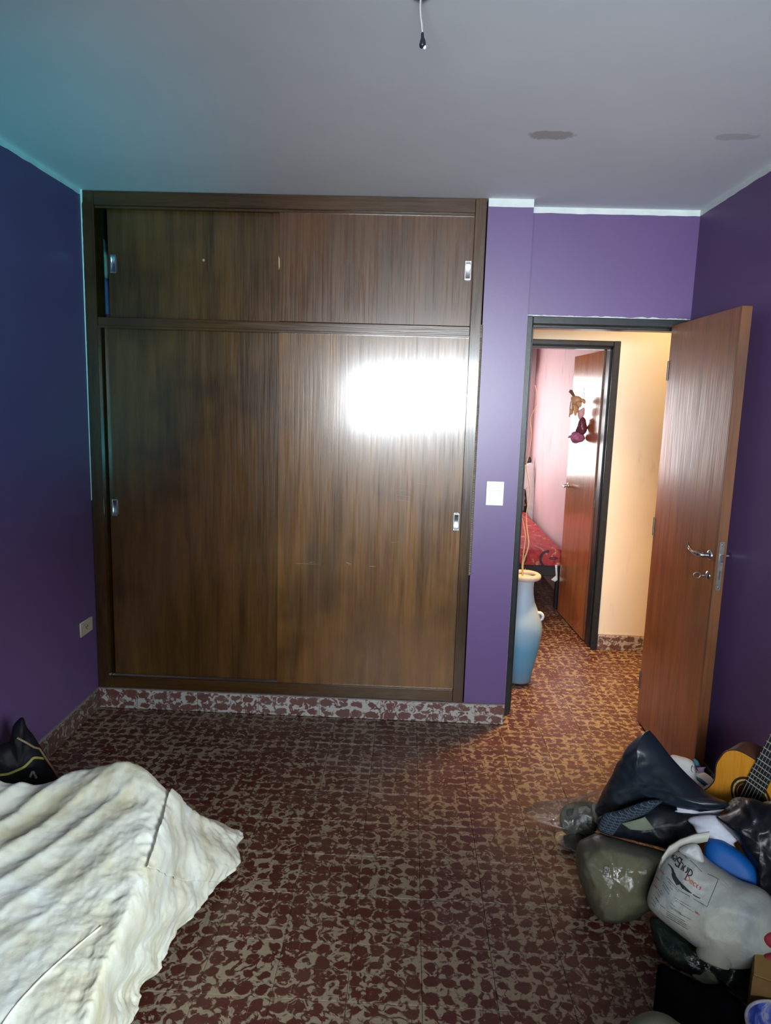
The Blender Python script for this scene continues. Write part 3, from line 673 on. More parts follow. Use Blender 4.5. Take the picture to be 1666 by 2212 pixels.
# ------------------------------------------------------------------ far bedroom: bed and what hangs there
RED = plain('x', (0, 0, 0))
def cover_mat():
    t = NT('red patterned cover'); p = t.pos()
    f = t.noise(t.scaled(p, (5, 2, 6)), 1.5, 4, .55, 2.2)
    col = t.ramp(f, [(.36, (.30, .035, .045)), (.50, (.46, .06, .06)), (.60, (.42, .05, .06)), (.66, (.55, .34, .20)), (.72, (.09, .05, .05))])
    t.bump(t.noise(p, 200, 2), .2, .002)
    return t.fin(col, .8, .2)
bd = thing('bed', 'black framed bed with red patterned cover against the pink wall', 'bed', (.75, 6.2, 0))
black = plain('black painted wood', (.014, .014, .018), .3, .5, .3, 40)
def mattress():
    mb = MB(); x0, x1, y0, y1 = .30, 1.205, 5.34, 7.18; nx, ny = 24, 40; vs = []
    for j in range(ny+1):
        for i in range(nx+1):
            x = x0+(x1-x0)*i/nx; y = y0+(y1-y0)*j/ny
            vs.append((x, y, .465 + .008*fbm((x*2, y*2, 0), 3) + .02*math.exp(-((y-7.0)/.25)**2)))
    top = len(vs)
    fs = [(j*(nx+1)+i, j*(nx+1)+i+1, (j+1)*(nx+1)+i+1, (j+1)*(nx+1)+i) for j in range(ny) for i in range(nx)]
    mb.add(vs, fs)
    fr = [(x0+(x1-x0)*i/nx) for i in range(nx+1)]
    vs = []
    for x in fr:
        for k, z in enumerate((None, .43, .39, .345)):
            zz = .465 + .008*fbm((x*2, y0*2, 0), 3) + .02*math.exp(-((y0-7.0)/.25)**2) if z is None else z
            vs.append((x, y0 - (.0, .012, .014, .004)[k] + .004*noise.noise((x*12, k, 0)), zz))
    mb.add(vs, [(4*i+k, 4*i+4+k, 4*i+5+k, 4*i+1+k) for i in range(nx) for k in range(3)])
    vs = []
    for side in (x0, x1):
        b = len(vs)
        for j in range(ny+1):
            y = y0+(y1-y0)*j/ny
            vs += [(side, y, .465 + .008*fbm((side*2, y*2, 0), 3) + .02*math.exp(-((y-7.0)/.25)**2)), (side + (.008 if side > 1 else -.008), y, .345)]
    n_ = ny+1
    mb.add(vs, [(s*2*n_+2*j, s*2*n_+2*j+2, s*2*n_+2*j+3, s*2*n_+2*j+1) for s in (0, 1) for j in range(ny)])
    mb.box((x0+.01, y0+.01, .33), (x1-.01, y1, .35))
    return mb
mt = obj('mattress', mattress(), cover_mat(), bd, smooth='auto')
# dark ring print on the hanging side of the cover
cpm = plain('black cover print', (.02, .025, .035), .7)
def ring_mark(px, py, rx, ry, a0, a1, wd):
    obj('cover_print', MB().tube([onY(px+rx*math.cos(a), py+ry*math.sin(a), 5.322) for a in [a0+(a1-a0)*i/16 for i in range(17)]], wd, 6), cpm, mt)
ring_mark(1184, 1208, 16, 17, PI*.55, PI*1.55, .008); ring_mark(1126, 1206, 12, 12, -1.2, 1.9, .004); ring_mark(1196, 1206, 9, 2, 0, PI*1.9, .003)
rl = obj('foot_rail', MB().box((.30, 5.325, .265), (1.215, 5.36, .345), .004), black, bd)
st_ = MB()
for k in range(14): st_.lathe([(.004, 0), (.003, .002), (0, .003)], (.80+.018*random.uniform(.3, 1)*k, 5.325, .275+.06*random.random()), Vector((0, -1, 0)), 8)
obj('rhinestones', st_, plain('pale studs', (.5, .7, .8), .2), rl, kind='stuff')
for x in (.31, 1.17): obj('leg', MB().box((x, 5.33, 0), (x+.045, 5.375, .27), .003), black, bd)
obj('side_rail', MB().box((1.19, 5.36, .265), (1.215, 7.2, .345), .003), black, bd); obj('side_rail', MB().box((.30, 5.36, .265), (.325, 7.2, .345), .003), black, bd)
def turned_post(x, y, h):
    pr = [(.026, 0), (.026, .52), (.03, .53), (.018, .55), (.026, .58), (.016, .61), (.028, .64), (.028, .70), (.017, .72), (.026, .75), (.030, .79), (.018, .83), (.027, .86), (.020, .89), (.030, .92), (.030, .935), (.010, .95), (.010, .965), (.021, .985), (.022, 1.0), (.012, 1.03), (.0, 1.035)]
    return MB().lathe([(r, z*h/1.035) for r, z in pr], (x, y, 0), seg=16)
for x in (.32, 1.235): obj('post', turned_post(x, 7.24, 1.04), black, bd, smooth='auto')
hbm = MB().box((.34, 7.225, .70), (1.22, 7.255, .78), .004).box((.34, 7.225, .42), (1.22, 7.255, .48), .004)
obj('headboard_rail', hbm, black, bd)
for k in range(6): obj('spindle', MB().lathe([(.010, .48), (.016, .52), (.010, .56), (.017, .60), (.010, .64), (.012, .70)], (.46+.13*k, 7.24, 0), seg=10), black, bd, smooth=True)
wc = plain('white garment cloth', (.80, .76, .74), .85, .2, .08, 20, .3, 250)
g1 = obj('white_garment', inflate([(1128, 1020), (1137, 1003), (1152, 1003), (1155, 1040), (1153, 1121), (1142, 1119), (1139, 1096), (1136, 1060), (1127, 1054)], (1.2, 7.17, .8), (-.1, -1, 0), .018, .012, center=(1144, 1050), amp=.008, sc=9, aniso=(2, 1, .4)), wc, smooth=True, base=(1.2, 7.17, .5)); tag(g1, 'white garment hung over the black bed post', 'garment')
g2 = obj('pillow', inflate([(1120, 1110), (1130, 1112), (1136, 1118), (1132, 1126), (1122, 1126), (1116, 1120)], (1.14, 7.0, .52), (-.1, -1, 0), .04, .04, amp=.004, sc=8), plain('white pillow with red dots', (.78, .66, .66), .85, .2, .3, 30), smooth=True, base=(1.14, 7.0, .47)); tag(g2, 'small white and red pillow at the head of the far bed', 'pillow')
g3 = obj('white_rag', inflate([(1199, 1220), (1204, 1219), (1205, 1253), (1199, 1257), (1190, 1252), (1196, 1247), (1201, 1243)], (1.17, 5.31, .3), (0, -1, 0), .010, .004, center=(1201, 1247), amp=.004, sc=20, sharp=True), wc, smooth=True, base=(1.17, 5.30, .27)); tag(g3, 'white rag hanging from the foot of the bed beside the open far door', 'rag')
# letters on the garment
# wooden shutter box over the far window
sb = obj('shutter_box', MB().box((-.60, YE-.16, 1.86), (1.205, YE-.001, 2.22), .004), M['leaf2'], base=(.3, YE, 1.86)); tag(sb, 'red brown wooden shutter box at the top of the far bedroom wall', 'shutter box')
# carved elephant and dried bundle on the far door
wd = plain('pale carved wood', (.50, .27, .13), .55, .4, .15, 40, .3, 90)
def c8(*p): return [(1210 + x/13.82, 820 + y/13.82) for x, y in p]
EP, EN = Vector((1.135, 4.86, 1.6)), Vector((-.72, -.69, 0))
eb = MB()
def part(mb, px, tf, tb, **kw):
    q = inflate(px, EP, EN, tf, tb, rings=6, sub=4, **kw); mb.add(q.v, q.f)
el = thing('elephant_ornament', 'pale wooden elephant figure hanging from a nail on the far door', 'ornament', EP)
part(eb, c8((345, 560), (390, 490), (480, 480), (570, 500), (640, 560), (640, 690), (560, 760), (440, 770), (370, 700)), .035, .03)
part(eb, c8((400, 700), (480, 700), (485, 900), (490, 1060), (440, 1075), (430, 950)), .016, .016)
part(eb, c8((490, 700), (550, 720), (545, 900), (530, 985), (495, 985), (505, 880)), .016, .016)
part(eb, c8((360, 680), (410, 720), (385, 900), (380, 1030), (350, 1030), (365, 880)), .014, .014)
part(eb, c8((305, 880), (340, 880), (345, 1040), (300, 1055), (295, 960)), .012, .012)
part(eb, c8((560, 540), (640, 560), (700, 570), (745, 620), (755, 690), (720, 730), (700, 660), (640, 640)), .022, .02)
obj('body', eb, wd, el, smooth=True, mods=(('REMESH', dict(mode='VOXEL', voxel_size=.0032, use_smooth_shade=True)),))
ear = MB(); part(ear, c8((575, 660), (640, 630), (720, 700), (715, 790), (640, 845), (585, 780), (565, 710)), .012, .006)
ear.v = [v + EN*.03 for v in ear.v]
obj('ear', ear, wd, el, smooth=True)
tk = MB()
for a, b in (((400, 490), (280, 350)), ((420, 490), (300, 310)), ((440, 490), (350, 310))): tk.tube([onP(*c8(a)[0], EP, EN), onP(*c8(b)[0], EP, EN)], .005, 6)
tk.tube([onP(*c8(q)[0], EP, EN) for q in ((350, 560), (320, 700), (300, 850), (290, 1000), (280, 1115))], .003, 6)
obj('tail', tk, plain('dark twig', (.12, .07, .04), .6), el)
NP = onP(*c8((730, 245))[0], EP, EN)
nl = MB().tube([onP(*c8((660, 530))[0], EP, EN), NP, onP(*c8((740, 430))[0], EP, EN), onP(*c8((700, 560))[0], EP, EN)], .0018, 6)
obj('string', nl, plain('brown string', (.14, .09, .05), .7), el)
fb = thing('dried_bundle', 'dark red and pink dried flower bundle hanging below the wooden elephant', 'ornament', onP(*c8((600, 1500))[0], EP, EN))
b1 = MB(); part(b1, c8((540, 950), (600, 900), (720, 830), (720, 1000), (690, 1090), (600, 1205), (550, 1100)), .018, .02, amp=.004, sc=30)
obj('paper_wrap', b1, plain('pink paper', (.62, .32, .32), .7, .3, .2, 40), fb, smooth=True)
b2 = MB(); part(b2, c8((600, 1200), (690, 1110), (740, 1180), (770, 1350), (780, 1540), (700, 1650), (600, 1640), (480, 1560), (540, 1380)), .026, .03, amp=.006, sc=30)
obj('dark_ribbon', b2, plain('dark wine ribbon', (.11, .022, .035), .35, .5, .35, 40), fb, smooth=True)
b3 = MB(); part(b3, c8((270, 1715), (400, 1610), (440, 1545), (520, 1560), (620, 1560), (680, 1680), (690, 1790), (620, 1870), (560, 1860), (500, 1905), (410, 1890), (375, 1800), (380, 1740), (330, 1740)), .045, .04, center=c8((530, 1740))[0], amp=.012, sc=26)
obj('flower_head', b3, plain('mauve dried petals', (.34, .10, .19), .6, .4, .45, 45), fb, smooth=True)

# ------------------------------------------------------------------ dust sheet over the low bed, near left
def sheet_mat():
    t = NT('stained off-white cotton'); p = t.pos()
    a = t.noise(p, 5, 5, .6, .6)
    col = t.ramp(a, [(.32, (.55, .50, .33)), (.52, (.70, .69, .58)), (.68, (.78, .79, .74))])
    s1 = t.smooth(t.noise(p, 11, 6, .7, .8), .58, .74)
    col = t.mix(t.math('MULTIPLY', s1, .38), col, (.50, .36, .17, 1))
    s2 = t.smooth(t.noise(p, 3.4, 5, .6, 1.4), .60, .70)
    col = t.mix(t.math('MULTIPLY', s2, .30), col, (.62, .50, .26, 1))
    s3 = t.smooth(t.noise(p, 42, 3, .6, .4), .66, .76)
    col = t.mix(t.math('MULTIPLY', t.math('MULTIPLY', s3, t.smooth(a, .4, .6)), .4), col, (.45, .28, .12, 1))
    nb = t.bump(t.noise(p, 20, 5, .6, .2), .22, .010)
    t.bump(t.noise(p, 260, 2), .10, .002, nb)
    return t.fin(col, .85, .15)
SHEET = sheet_mat()
Zt = .42
rows = [
 # (px, py, z) from far edge to near; left to right
 [(-160, 1720, .02), (-60, 1712, .02), (75, 1705, .02), (180, 1688, .02), (290, 1672, .02), (376, 1738, .02), (436, 1775, .004), (500, 1800, .003)],
 [(-160, 1700, .40), (-60, 1692, .40), (75, 1706, .38), (180, 1676, .41), (292, 1664, .43), (376, 1733, .36), (436, 1772, .16), (499, 1797, .02)],
 [(-160, 1760, .42), (-60, 1755, .42), (70, 1765, .41), (180, 1745, .425), (280, 1740, .435), (355, 1782, .40), (425, 1800, .20), (506, 1834, .02)],
 [(-160, 1860, .42), (-60, 1850, .42), (60, 1855, .42), (170, 1850, .42), (255, 1845, .43), (330, 1862, .41), (400, 1880, .20), (488, 1892, .025)],
 [(-160, 1970, .42), (-60, 1960, .42), (60, 1960, .42), (150, 1955, .42), (235, 1950, .42), (296, 1960, .41), (345, 1985, .23), (412, 1968, .07)],
 [(-160, 2090, .42), (-60, 2080, .42), (40, 2075, .42), (120, 2070, .42), (195, 2065, .42), (252, 2062, .41), (290, 2075, .24), (334, 2080, .09)],
 [(-160, 2240, .42), (-60, 2230, .42), (30, 2225, .42), (100, 2210, .42), (160, 2190, .42), (214, 2160, .41), (248, 2165, .24), (300, 2140, .10)],
 [(-160, 2500, .42), (-60, 2480, .42), (20, 2450, .42), (80, 2420, .42), (130, 2390, .42), (170, 2360, .41), (205, 2345, .24), (255, 2240, .12)],
 [(-160, 2800, .42), (-60, 2780, .42), (10, 2750, .42), (60, 2720, .42), (100, 2680, .42), (140, 2640, .41), (170, 2600, .24), (205, 2420, .12)],
]
G = [[onZ(*p) for p in r] for r in rows]
for k in range(6): G[0][k] = Vector((G[1][k].x, G[1][k].y + .035, .012))
for r in G:
    for k in range(len(r)):
        if r[k].x < -1.49: r[k] = Vector((-1.49, r[k].y, r[k].z))
NU, NV = 26, 26
R1 = [spline(r, NU, False) for r in G]
cols = list(zip(*R1)); SG = list(zip(*[spline(list(c), NV, False) for c in cols]))
nv, nu = len(SG), len(SG[0])
def sheet_pt(j, i):
    p = Vector(SG[j][i]); u, v = i/(nu-1), j/(nv-1)
    k = min(1, j/22)
    # long diagonal folds on the far left, crumples elsewhere
    dg = p.x*.95 - p.y*.34 + .03*fbm(p, 2.2, 2)
    fold = .0095*(1 - 2*abs(math.sin(dg*30 + 1.2*fbm(p, 2, 2))))*max(0, min(1, 1.5-u*2.1))*max(0, 1-abs(v-.24)*2.6)
    cr = .006*crease(p, 4.0, 2) + .0026*crease(p + Vector((4, 2, 1)), 11, 3) + (.0014 + .0016*min(1, max(0, u*2-.6)))*crease(p + Vector((1, 7, 3)), 32, 3)
    side = max(0, (u-.70)/.3)
    z = fold*k + cr*k*(1-.5*side)
    out = p + Vector((0, 0, z)) + Vector((1, .1, 0))*(cr*k*side*1.5 + .012*side*k*math.sin(v*42 + 3*fbm(p, 4, 2)))
    if out.z < .004: out.z = .004
    if out.x < XL+.016: out.x = XL+.016
    return out
SP = [[sheet_pt(j, i) for i in range(nu)] for j in range(nv)]
mb = MB().add([p for r in SP for p in r], [(j*nu+i, j*nu+i+1, (j+1)*nu+i+1, (j+1)*nu+i) for j in range(nv-1) for i in range(nu-1)])
sh = thing('dust_sheet', 'large stained off-white sheet covering a low bed at lower left', 'sheet', (-.95, 1.3, 0))
obj('cloth', mb, SHEET, sh, smooth=True, mods=(('SOLIDIFY', dict(thickness=.002, offset=-1)),))
# a turned-back flap lying on the corner, and a seam
fl = MB(); j0, j1 = 29, 86; i0, i1 = int(nu*.70), nu-1; vs = []
for j in range(j0, j1+1):
    for i in range(i0, i1+1):
        p = SP[j][i].copy(); e = min((i-i0)/12, 1); tj = (j-j0)/(j1-j0)
        p += Vector((.008, -.006, .016))*(.5 + .5*(1-e)) + Vector((.004, 0, .006))*fbm(p, 12, 2)
        if i == i1: p += Vector((.005*math.sin(tj*9), 0, 0))
        if p.z < .008: p.z = .008
        vs.append(p)
wi = i1-i0+1
fl.add(vs, [(a*wi+b, a*wi+b+1, (a+1)*wi+b+1, (a+1)*wi+b) for a in range(j1-j0) for b in range(wi-1)])
obj('turned_flap', fl, SHEET, sh, smooth=True, mods=(('SOLIDIFY', dict(thickness=.002, offset=-1)),))
sp = [SP[j][i] + Vector((0, 0, .0005)) for j, i in ((188, 4), (173, 22), (156, 44), (143, 66), (130, 88), (118, 106))]
obj('seam', MB().tube(spline(sp, 6, False), .0028, 6), SHEET, sh, smooth=True)
# the low bed it covers
lb = thing('low_bed', 'low dark bed mostly hidden under the off-white sheet', 'bed', (-1.08, 1.1, 0))
obj('mattress', MB().box((-1.48, .35, .12), (-.675, 1.80, .375), .03), plain('dark mattress ticking', (.10, .09, .10), .9, .2), lb)
obj('bed_base', MB().box((-1.48, .37, .05), (-.69, 1.78, .12), .004), black, lb)
for x in (-1.47, -.75):
    for y in (.4, 1.71): obj('leg', MB().box((x, y, 0), (x+.05, y+.05, .05)), black, lb)

# black bag behind the sheet, against the left wall
bp_ = Vector((-1.36, 2.33, .15)); bn = facing(bp_)
bk = thing('black_bag', 'black bag with a yellow printed line slumped against the left wall', 'bag', (-1.36, 2.33, 0))
def c9(*p): return [(x/8.33, 1530 + y/8.33) for x, y in p]
bkb = inflate(c9((-400, 800), (-200, 760), (0, 670), (150, 600), (200, 480), (230, 330), (330, 200), (400, 165), (440, 200), (480, 330), (600, 480), (700, 640), (860, 900), (960, 1080), (1060, 1290), (1100, 1500), (800, 1800), (200, 1900), (-400, 1800)), bp_, bn, .045, .04, center=c9((350, 1000))[0], amp=.008, sc=9)
blackplastic = plain('black matte plastic', (.005, .006, .008), .6, .2, .3, 20, .4, 40)
bo = obj('bag_body', bkb, blackplastic, bk, smooth=True)
bv = bkb.bvh()
def decal(bvh, px, wd, off=.0016, taper=None, n_sub=3):
    """a flat printed line laid on a surface: px polyline, wd in photograph pixels"""
    P = [Vector((x, y, 0)) for x, y in px]; Q = spline(P, n_sub, False) if len(P) > 2 and n_sub > 1 else P
    vs = []; ok = []
    for i, p in enumerate(Q):
        t = (Q[min(i+1, len(Q)-1)] - Q[max(i-1, 0)]); t.normalize(); u = Vector((-t.y, t.x, 0))
        k = (wd[0] + (wd[1]-wd[0])*i/(len(Q)-1))/2 if isinstance(wd, tuple) else wd/2
        for s in (-1, 1):
            q = p + u*k*s; d = ray(q.x, q.y); h = bvh.ray_cast(CAM, d.normalized())
            if h[0] is None: vs.append(None)
            else: vs.append(h[0] - d.normalized()*off)
    out = MB()
    for i in range(len(Q)-1):
        f = [vs[2*i], vs[2*i+1], vs[2*i+3], vs[2*i+2]]
        if all(x is not None for x in f): out.add(f, [(0, 1, 2, 3)])
    return out
def decals(bvh, items, **kw):
    m = MB()
    for px, wd in items:
        q = decal(bvh, px, wd, **kw); m.add(q.v, q.f)
    return m
obj('yellow_line', decals(bv, [(c9((0, 1200), (150, 1180), (300, 1120), (430, 1060), (540, 960), (620, 890), (800, 905)), 5)]), plain('yellow print', (.30, .27, .06), .6), bo)
obj('pale_mark', decals(bv, [(c9((540, 1240), (585, 1140), (600, 1140), (660, 1260)), 5)], n_sub=1), plain('grey print', (.20, .21, .18), .6), bo)
obj('cord', MB().tube([onP(x, y, bp_, bn) + bn*.052 for x, y in c9((300, 420), (450, 500), (600, 590))] + [onP(x, y, bp_, bn) + bn*.03 for x, y in c9((700, 660), (860, 900))] + [onP(x, y, bp_, bn) + bn*.012 for x, y in c9((960, 1080), (1040, 1230))], .004, 6), plain('brown cord', (.20, .14, .08), .7), bk, smooth=True)

# ------------------------------------------------------------------ the heap by the right wall
leather = plain('black leatherette', (.009, .016, .025), .36, .45, .25, 9, .25, 26)
jacketm = plain('black leather jacket hide', (.006, .008, .013), .45, .4, .3, 12, .5, 30)
film = clear_film('clear polythene', (.93, .93, .90), .45, .05, .10, (.5, .5, .46))
film2 = clear_film('tight clear polythene', (.97, .98, .95), .8, .04, .08)
# clear bag with clothes, far left of the heap
P = Vector((.66, 2.40, .1)); n_ = facing(P, .35)
cbg = thing('clear_bag', 'clear plastic bag of pale and dark clothes at left of the heap', 'bag', (.66, 2.40, 0))
obj('film', inflate(c7((140, 555), (180, 515), (260, 490), (360, 470), (480, 452), (640, 425), (700, 560), (640, 700), (600, 820), (560, 980), (480, 960), (400, 850), (340, 720), (310, 620), (290, 600), (200, 590)), P, n_, .07, .05, center=c7((480, 640))[0], amp=.008, sc=14, rings=18), film, cbg, smooth=True)
c10 = lambda *p: [(1100 + x/4.76, 1680 + y/4.76) for x, y in p]
pale, dark = plain('pale grey clothes', (.24, .25, .20), .9, .2, .3, 30, .4, 80), plain('charcoal clothes', (.022, .022, .020), .9, .2, .4, 20)
obj('pale_clothes', inflate(c10((520, 420), (560, 300), (700, 240), (860, 250), (930, 300), (930, 470), (880, 560), (720, 600), (560, 560)), P, n_, .036, .03, amp=.014, sc=20, rings=16), plain('muddy grey clothes', (.10, .105, .085), .9, .2, .6, 24, .4, 60), cbg, smooth=True)
obj('dark_clothes', inflate(c10((560, 600), (700, 570), (830, 560), (920, 580), (860, 700), (760, 800), (700, 960), (620, 900), (600, 720)), P, n_, .036, .03, amp=.012, sc=18), dark, cbg, smooth=True)
for px in (((690, 330), (780, 290), (850, 330), (800, 400), (730, 410)), ((640, 430), (690, 400), (740, 470), (760, 540), (690, 560), (650, 500)), ((850, 280), (910, 270), (915, 460), (870, 440))):
    obj('pale_fold', inflate(c10(*px), P + n_*.034, n_, .012, .01, amp=.005, sc=40), pale, cbg, smooth=True)
for px in (((590, 340), (640, 320), (680, 330), (670, 420), (640, 480), (610, 440)), ((750, 410), (820, 400), (900, 480), (880, 550), (800, 490), (750, 460)), ((620, 590), (720, 570), (780, 610), (700, 680), (620, 660))):
    obj('dark_fold', inflate(c10(*px), P + n_*.036, n_, .010, .01, amp=.005, sc=40), dark, cbg, smooth=True)
# olive pillow packed in clear film
P = Vector((.76, 2.03, .1)); n_ = facing(P, .45)
op = thing('packed_pillow', 'olive green pillow sealed in shiny clear plastic on the floor', 'pillow', (.72, 2.0, 0))
ol = c7((468, 830), (480, 740), (540, 705), (600, 682), (680, 700), (800, 735), (1000, 790), (1060, 830), (1000, 930), (960, 1080), (930, 1150), (800, 1228), (660, 1250), (600, 1210), (555, 1140), (500, 1000), (470, 900))
ob = inflate(ol, P, n_, .085, .05, amp=.010, sc=8, rings=18, e=2.8)
olo = obj('pillow', ob, plain('olive cotton', (.105, .096, .047), .9, .2, .12, 8, .3, 200), op, smooth=True)
of = inflate(ol, P, n_, .093, .055, amp=.012, sc=10, rings=18, e=2.8)
obj('film', of, film2, op, smooth=True)
bv = of.bvh()
ink = plain('black print ink', (.012, .012, .014), .6)
inkr = plain('red print ink', (.36, .045, .03), .6)
circ = c7(*[(652 + 17*math.cos(a) + 5*math.sin(a)*-.6, 908 + 30*math.sin(a)) for a in [2*PI*i/16 - 1.2 for i in range(16)]])
obj('print', decals(bv, [(circ, 1.3), (c7((646, 918), (655, 900), (661, 918)), .8), (c7((648, 912), (659, 912)), .7)]), ink, op)
# big leatherette panel standing up
P = Vector((.82, 2.26, .25)); n_ = Vector((-.75, -.62, .22)).normalized()
ltm = inflate(c7((905, 52), (935, 66), (990, 132), (1060, 222), (1168, 336), (1300, 448), (1400, 492), (1385, 528), (1250, 556), (1120, 520), (900, 540), (700, 640), (605, 560), (606, 520), (640, 430), (700, 330), (738, 242), (770, 205), (812, 128)), P, n_, .075, .02, center=c7((930, 380))[0], amp=.015, sc=7, rings=20, e=2.6, aniso=(.7, 1, 1.6))
lt = obj('leatherette_roll', ltm, leather, smooth=True, base=(.92, 2.30, 0))
tag(lt, 'large black leatherette piece folded to a peak at the back of the heap', 'leatherette')
P = Vector((.88, 2.07, .17)); n_ = facing(P, .45)
jk = obj('black_jacket', inflate(c7((600, 590), (700, 560), (900, 500), (1100, 520), (1300, 550), (1250, 640), (1180, 700), (1060, 782), (980, 768), (800, 722), (690, 700), (620, 670)), P, n_, .055, .028, amp=.014, sc=8, rings=16), jacketm, smooth=True, base=(.90, 2.13, 0)); tag(jk, 'crumpled black jacket lying below the leatherette peak', 'jacket')
def scarf_mat():
    t = NT('blue black woven scarf'); p = t.pos()
    vz = t.new('ShaderNodeTexBrick'); vz.inputs['Scale'].default_value = 40; vz.inputs['Color1'].default_value = (.012, .018, .028, 1); vz.inputs['Color2'].default_value = (.02, .028, .04, 1); vz.inputs['Mortar'].default_value = (.085, .13, .17, 1); vz.inputs['Mortar Size'].default_value = .016
    mp = t.new('ShaderNodeMapping'); t.link(p, mp.inputs[0]); mp.inputs['Rotation'].default_value = (1.3, .35, .2); t.link(mp.outputs[0], vz.inputs[0])
    return t.fin(vz.outputs[0], .8, .2)
P2 = P + n_*.066
sf = obj('scarf', inflate(c7((602, 640), (640, 565), (740, 540), (900, 482), (1000, 480), (960, 520), (890, 570), (760, 620), (690, 660), (690, 700), (610, 668)), P2, n_, .014, .008, amp=.006, sc=18, rings=12), scarf_mat(), smooth=True, base=tuple(P2)); tag(sf, 'blue black checked scarf across the black jacket', 'scarf')
pc = obj('pale_cloth', inflate(c7((745, 622), (830, 600), (893, 580), (955, 660), (880, 668), (800, 660)), P + n_*.074, n_, .006, .004, sharp=True), plain('pale green grey cloth', (.16, .18, .13), .9, .2, .15), smooth=True, base=tuple(P2)); tag(pc, 'small pale grey green cloth corner showing under the scarf', 'cloth')
# white bag behind the leatherette
P = Vector((1.08, 2.42, .2)); n_ = facing(P, .25)
wb = thing('white_bag', 'white paper bag with blue emblem behind the leatherette', 'bag', (1.08, 2.42, 0))
wbm = inflate(c7((1040, 216), (1120, 212), (1185, 240), (1215, 300), (1260, 310), (1315, 355), (1368, 452), (1350, 600), (1150, 560), (1050, 400)), P, n_, .05, .03, center=c7((1200, 400))[0], amp=.008, sc=13)
wo = obj('bag_body', wbm, plain('white crumpled paper', (.66, .68, .66), .75, .3, .1, 25, .3, 60), wb, smooth=True)
bv = wbm.bvh()
c4 = lambda *p: [(1400 + x/10.41, 1640 + y/10.41) for x, y in p]
obj('emblem', decals(bv, [(c4((995, 145), (980, 190), (980, 250), (1000, 285)), (2.2, 1.0)), (c4((1030, 160), (1075, 240), (1100, 310)), 1.0), (c4((1000, 290), (1080, 300)), 2.0), (c4((985, 140), (1010, 160)), 1.6)]), plain('navy print', (.03, .06, .14), .6), wo)
obj('teal_flap', inflate(c4((1005, 0), (1060, -10), (1130, 40), (1190, 180), (1090, 190), (1040, 80)), P + n_*.004, n_, .004, .003, sharp=True), plain('teal card', (.02, .15, .19), .6), wb)
obj('teal_flap', inflate(c4((1085, 390), (1200, 440), (1400, 590), (1510, 740), (1430, 720), (1250, 590), (1100, 470)), P + n_*.06, n_, .004, .003, sharp=True), plain('teal lining', (.018, .11, .15), .6), wb)
obj('mauve_flap', inflate(c4((1095, 190), (1200, 180), (1310, 175), (1265, 230), (1260, 300), (1145, 305)), P + n_*.052, n_, .004, .003, sharp=True), plain('mauve card', (.28, .15, .30), .6), wb)
# guitar
A = Vector((.13, -.26, .955)).normalized()
Nn = Vector((-.76, -.62, 0)); Nn = (Nn - A*Nn.dot(A)).normalized(); Rg = A.cross(Nn).normalized()
if project(Vector((1.1, 2.1, .4)) + Rg*.1)[0] < project(Vector((1.1, 2.1, .4)))[0]: Rg = -Rg
G0 = onY(1622, 1722, 2.115)
gp = lambda x, y, z=0.0: G0 + Rg*x + A*y + Nn*z
gt = thing('guitar', 'honey yellow acoustic guitar leaning on the purple right wall', 'guitar', (G0.x, G0.y, 0))
half = [(0, .128), (.050, .128), (.092, .118), (.120, .090), (.129, .052), (.130, .020), (.119, -.020), (.117, -.045), (.128, -.085), (.155, -.130), (.176, -.180), (.182, -.225), (.170, -.275), (.135, -.315), (.085, -.338), (0, -.345)]
sm_ = [(p.x, p.y) for p in spline([Vector((x, y, 0)) for x, y in half], 4, False)]
gout = sm_ + [(-x, y) for x, y in sm_[-2:0:-1]]
def gdisc(z):
    return [gp(x, y, z) for x, y in gout]
TH = .082
hole = [(.043*math.cos(a), .043*math.sin(a)) for a in [2*PI*i/40 for i in range(40)]]
def soundboard():
    bm = bmesh.new(); vo = [bm.verts.new(gp(x, y, 0)) for x, y in gout]; vh = [bm.verts.new(gp(x, y, 0)) for x, y in hole]
    eo = [bm.edges.new((vo[i], vo[(i+1) % len(vo)])) for i in range(len(vo))]; eh = [bm.edges.new((vh[i], vh[(i+1) % 40])) for i in range(40)]
    bmesh.ops.triangle_fill(bm, edges=eo+eh, use_beauty=True)
    return MB().frombm(bm)
def spruce():
    t = NT('honey spruce top'); p = t.pos()
    f = t.noise(t.scaled(p, (160, 160, 6)), 1.0, 3)
    return t.fin(t.ramp(f, [(.3, (.50, .20, .016)), (.7, (.60, .26, .028))]), .3, .5, **{'Coat Weight': .3})
top = obj('soundboard', soundboard(), spruce(), gt)
b0, b1 = gdisc(-.0015), gdisc(-TH); nb_ = len(gout)
obj('body', MB().add(b0+b1, [(i, (i+1) % nb_, nb_+(i+1) % nb_, nb_+i) for i in range(nb_)] + [tuple(range(2*nb_-1, nb_-1, -1))]), plain('brown guitar sides', (.10, .040, .018), .3, .5), gt)
obj('binding', MB().tube([gp(x*.995, y*.998, .0005) for x, y in gout + gout[:1]], .0022, 6), plain('dark binding', (.03, .015, .01), .4), gt)
def annulus(r0, r1, z):
    vs = []
    for i in range(48):
        a = 2*PI*i/48; vs += [gp(r0*math.cos(a), r0*math.sin(a), z), gp(r1*math.cos(a), r1*math.sin(a), z)]
    return MB().add(vs, [(2*i, 2*i+1, (2*i+3) % 96, (2*i+2) % 96) for i in range(48)])
obj('rosette', annulus(.044, .065, .0006), plain('dark rosette', (.035, .016, .010), .4), top)
obj('rosette_inlay', annulus(.052, .0575, .0012), plain('gold rosette inlay', (.42, .30, .08), .4, .4, .5, 150), top)
fbw = lambda y: .031 - .009*max(0, y)/.45
ys = [-.005 - .0 + .01, .62]
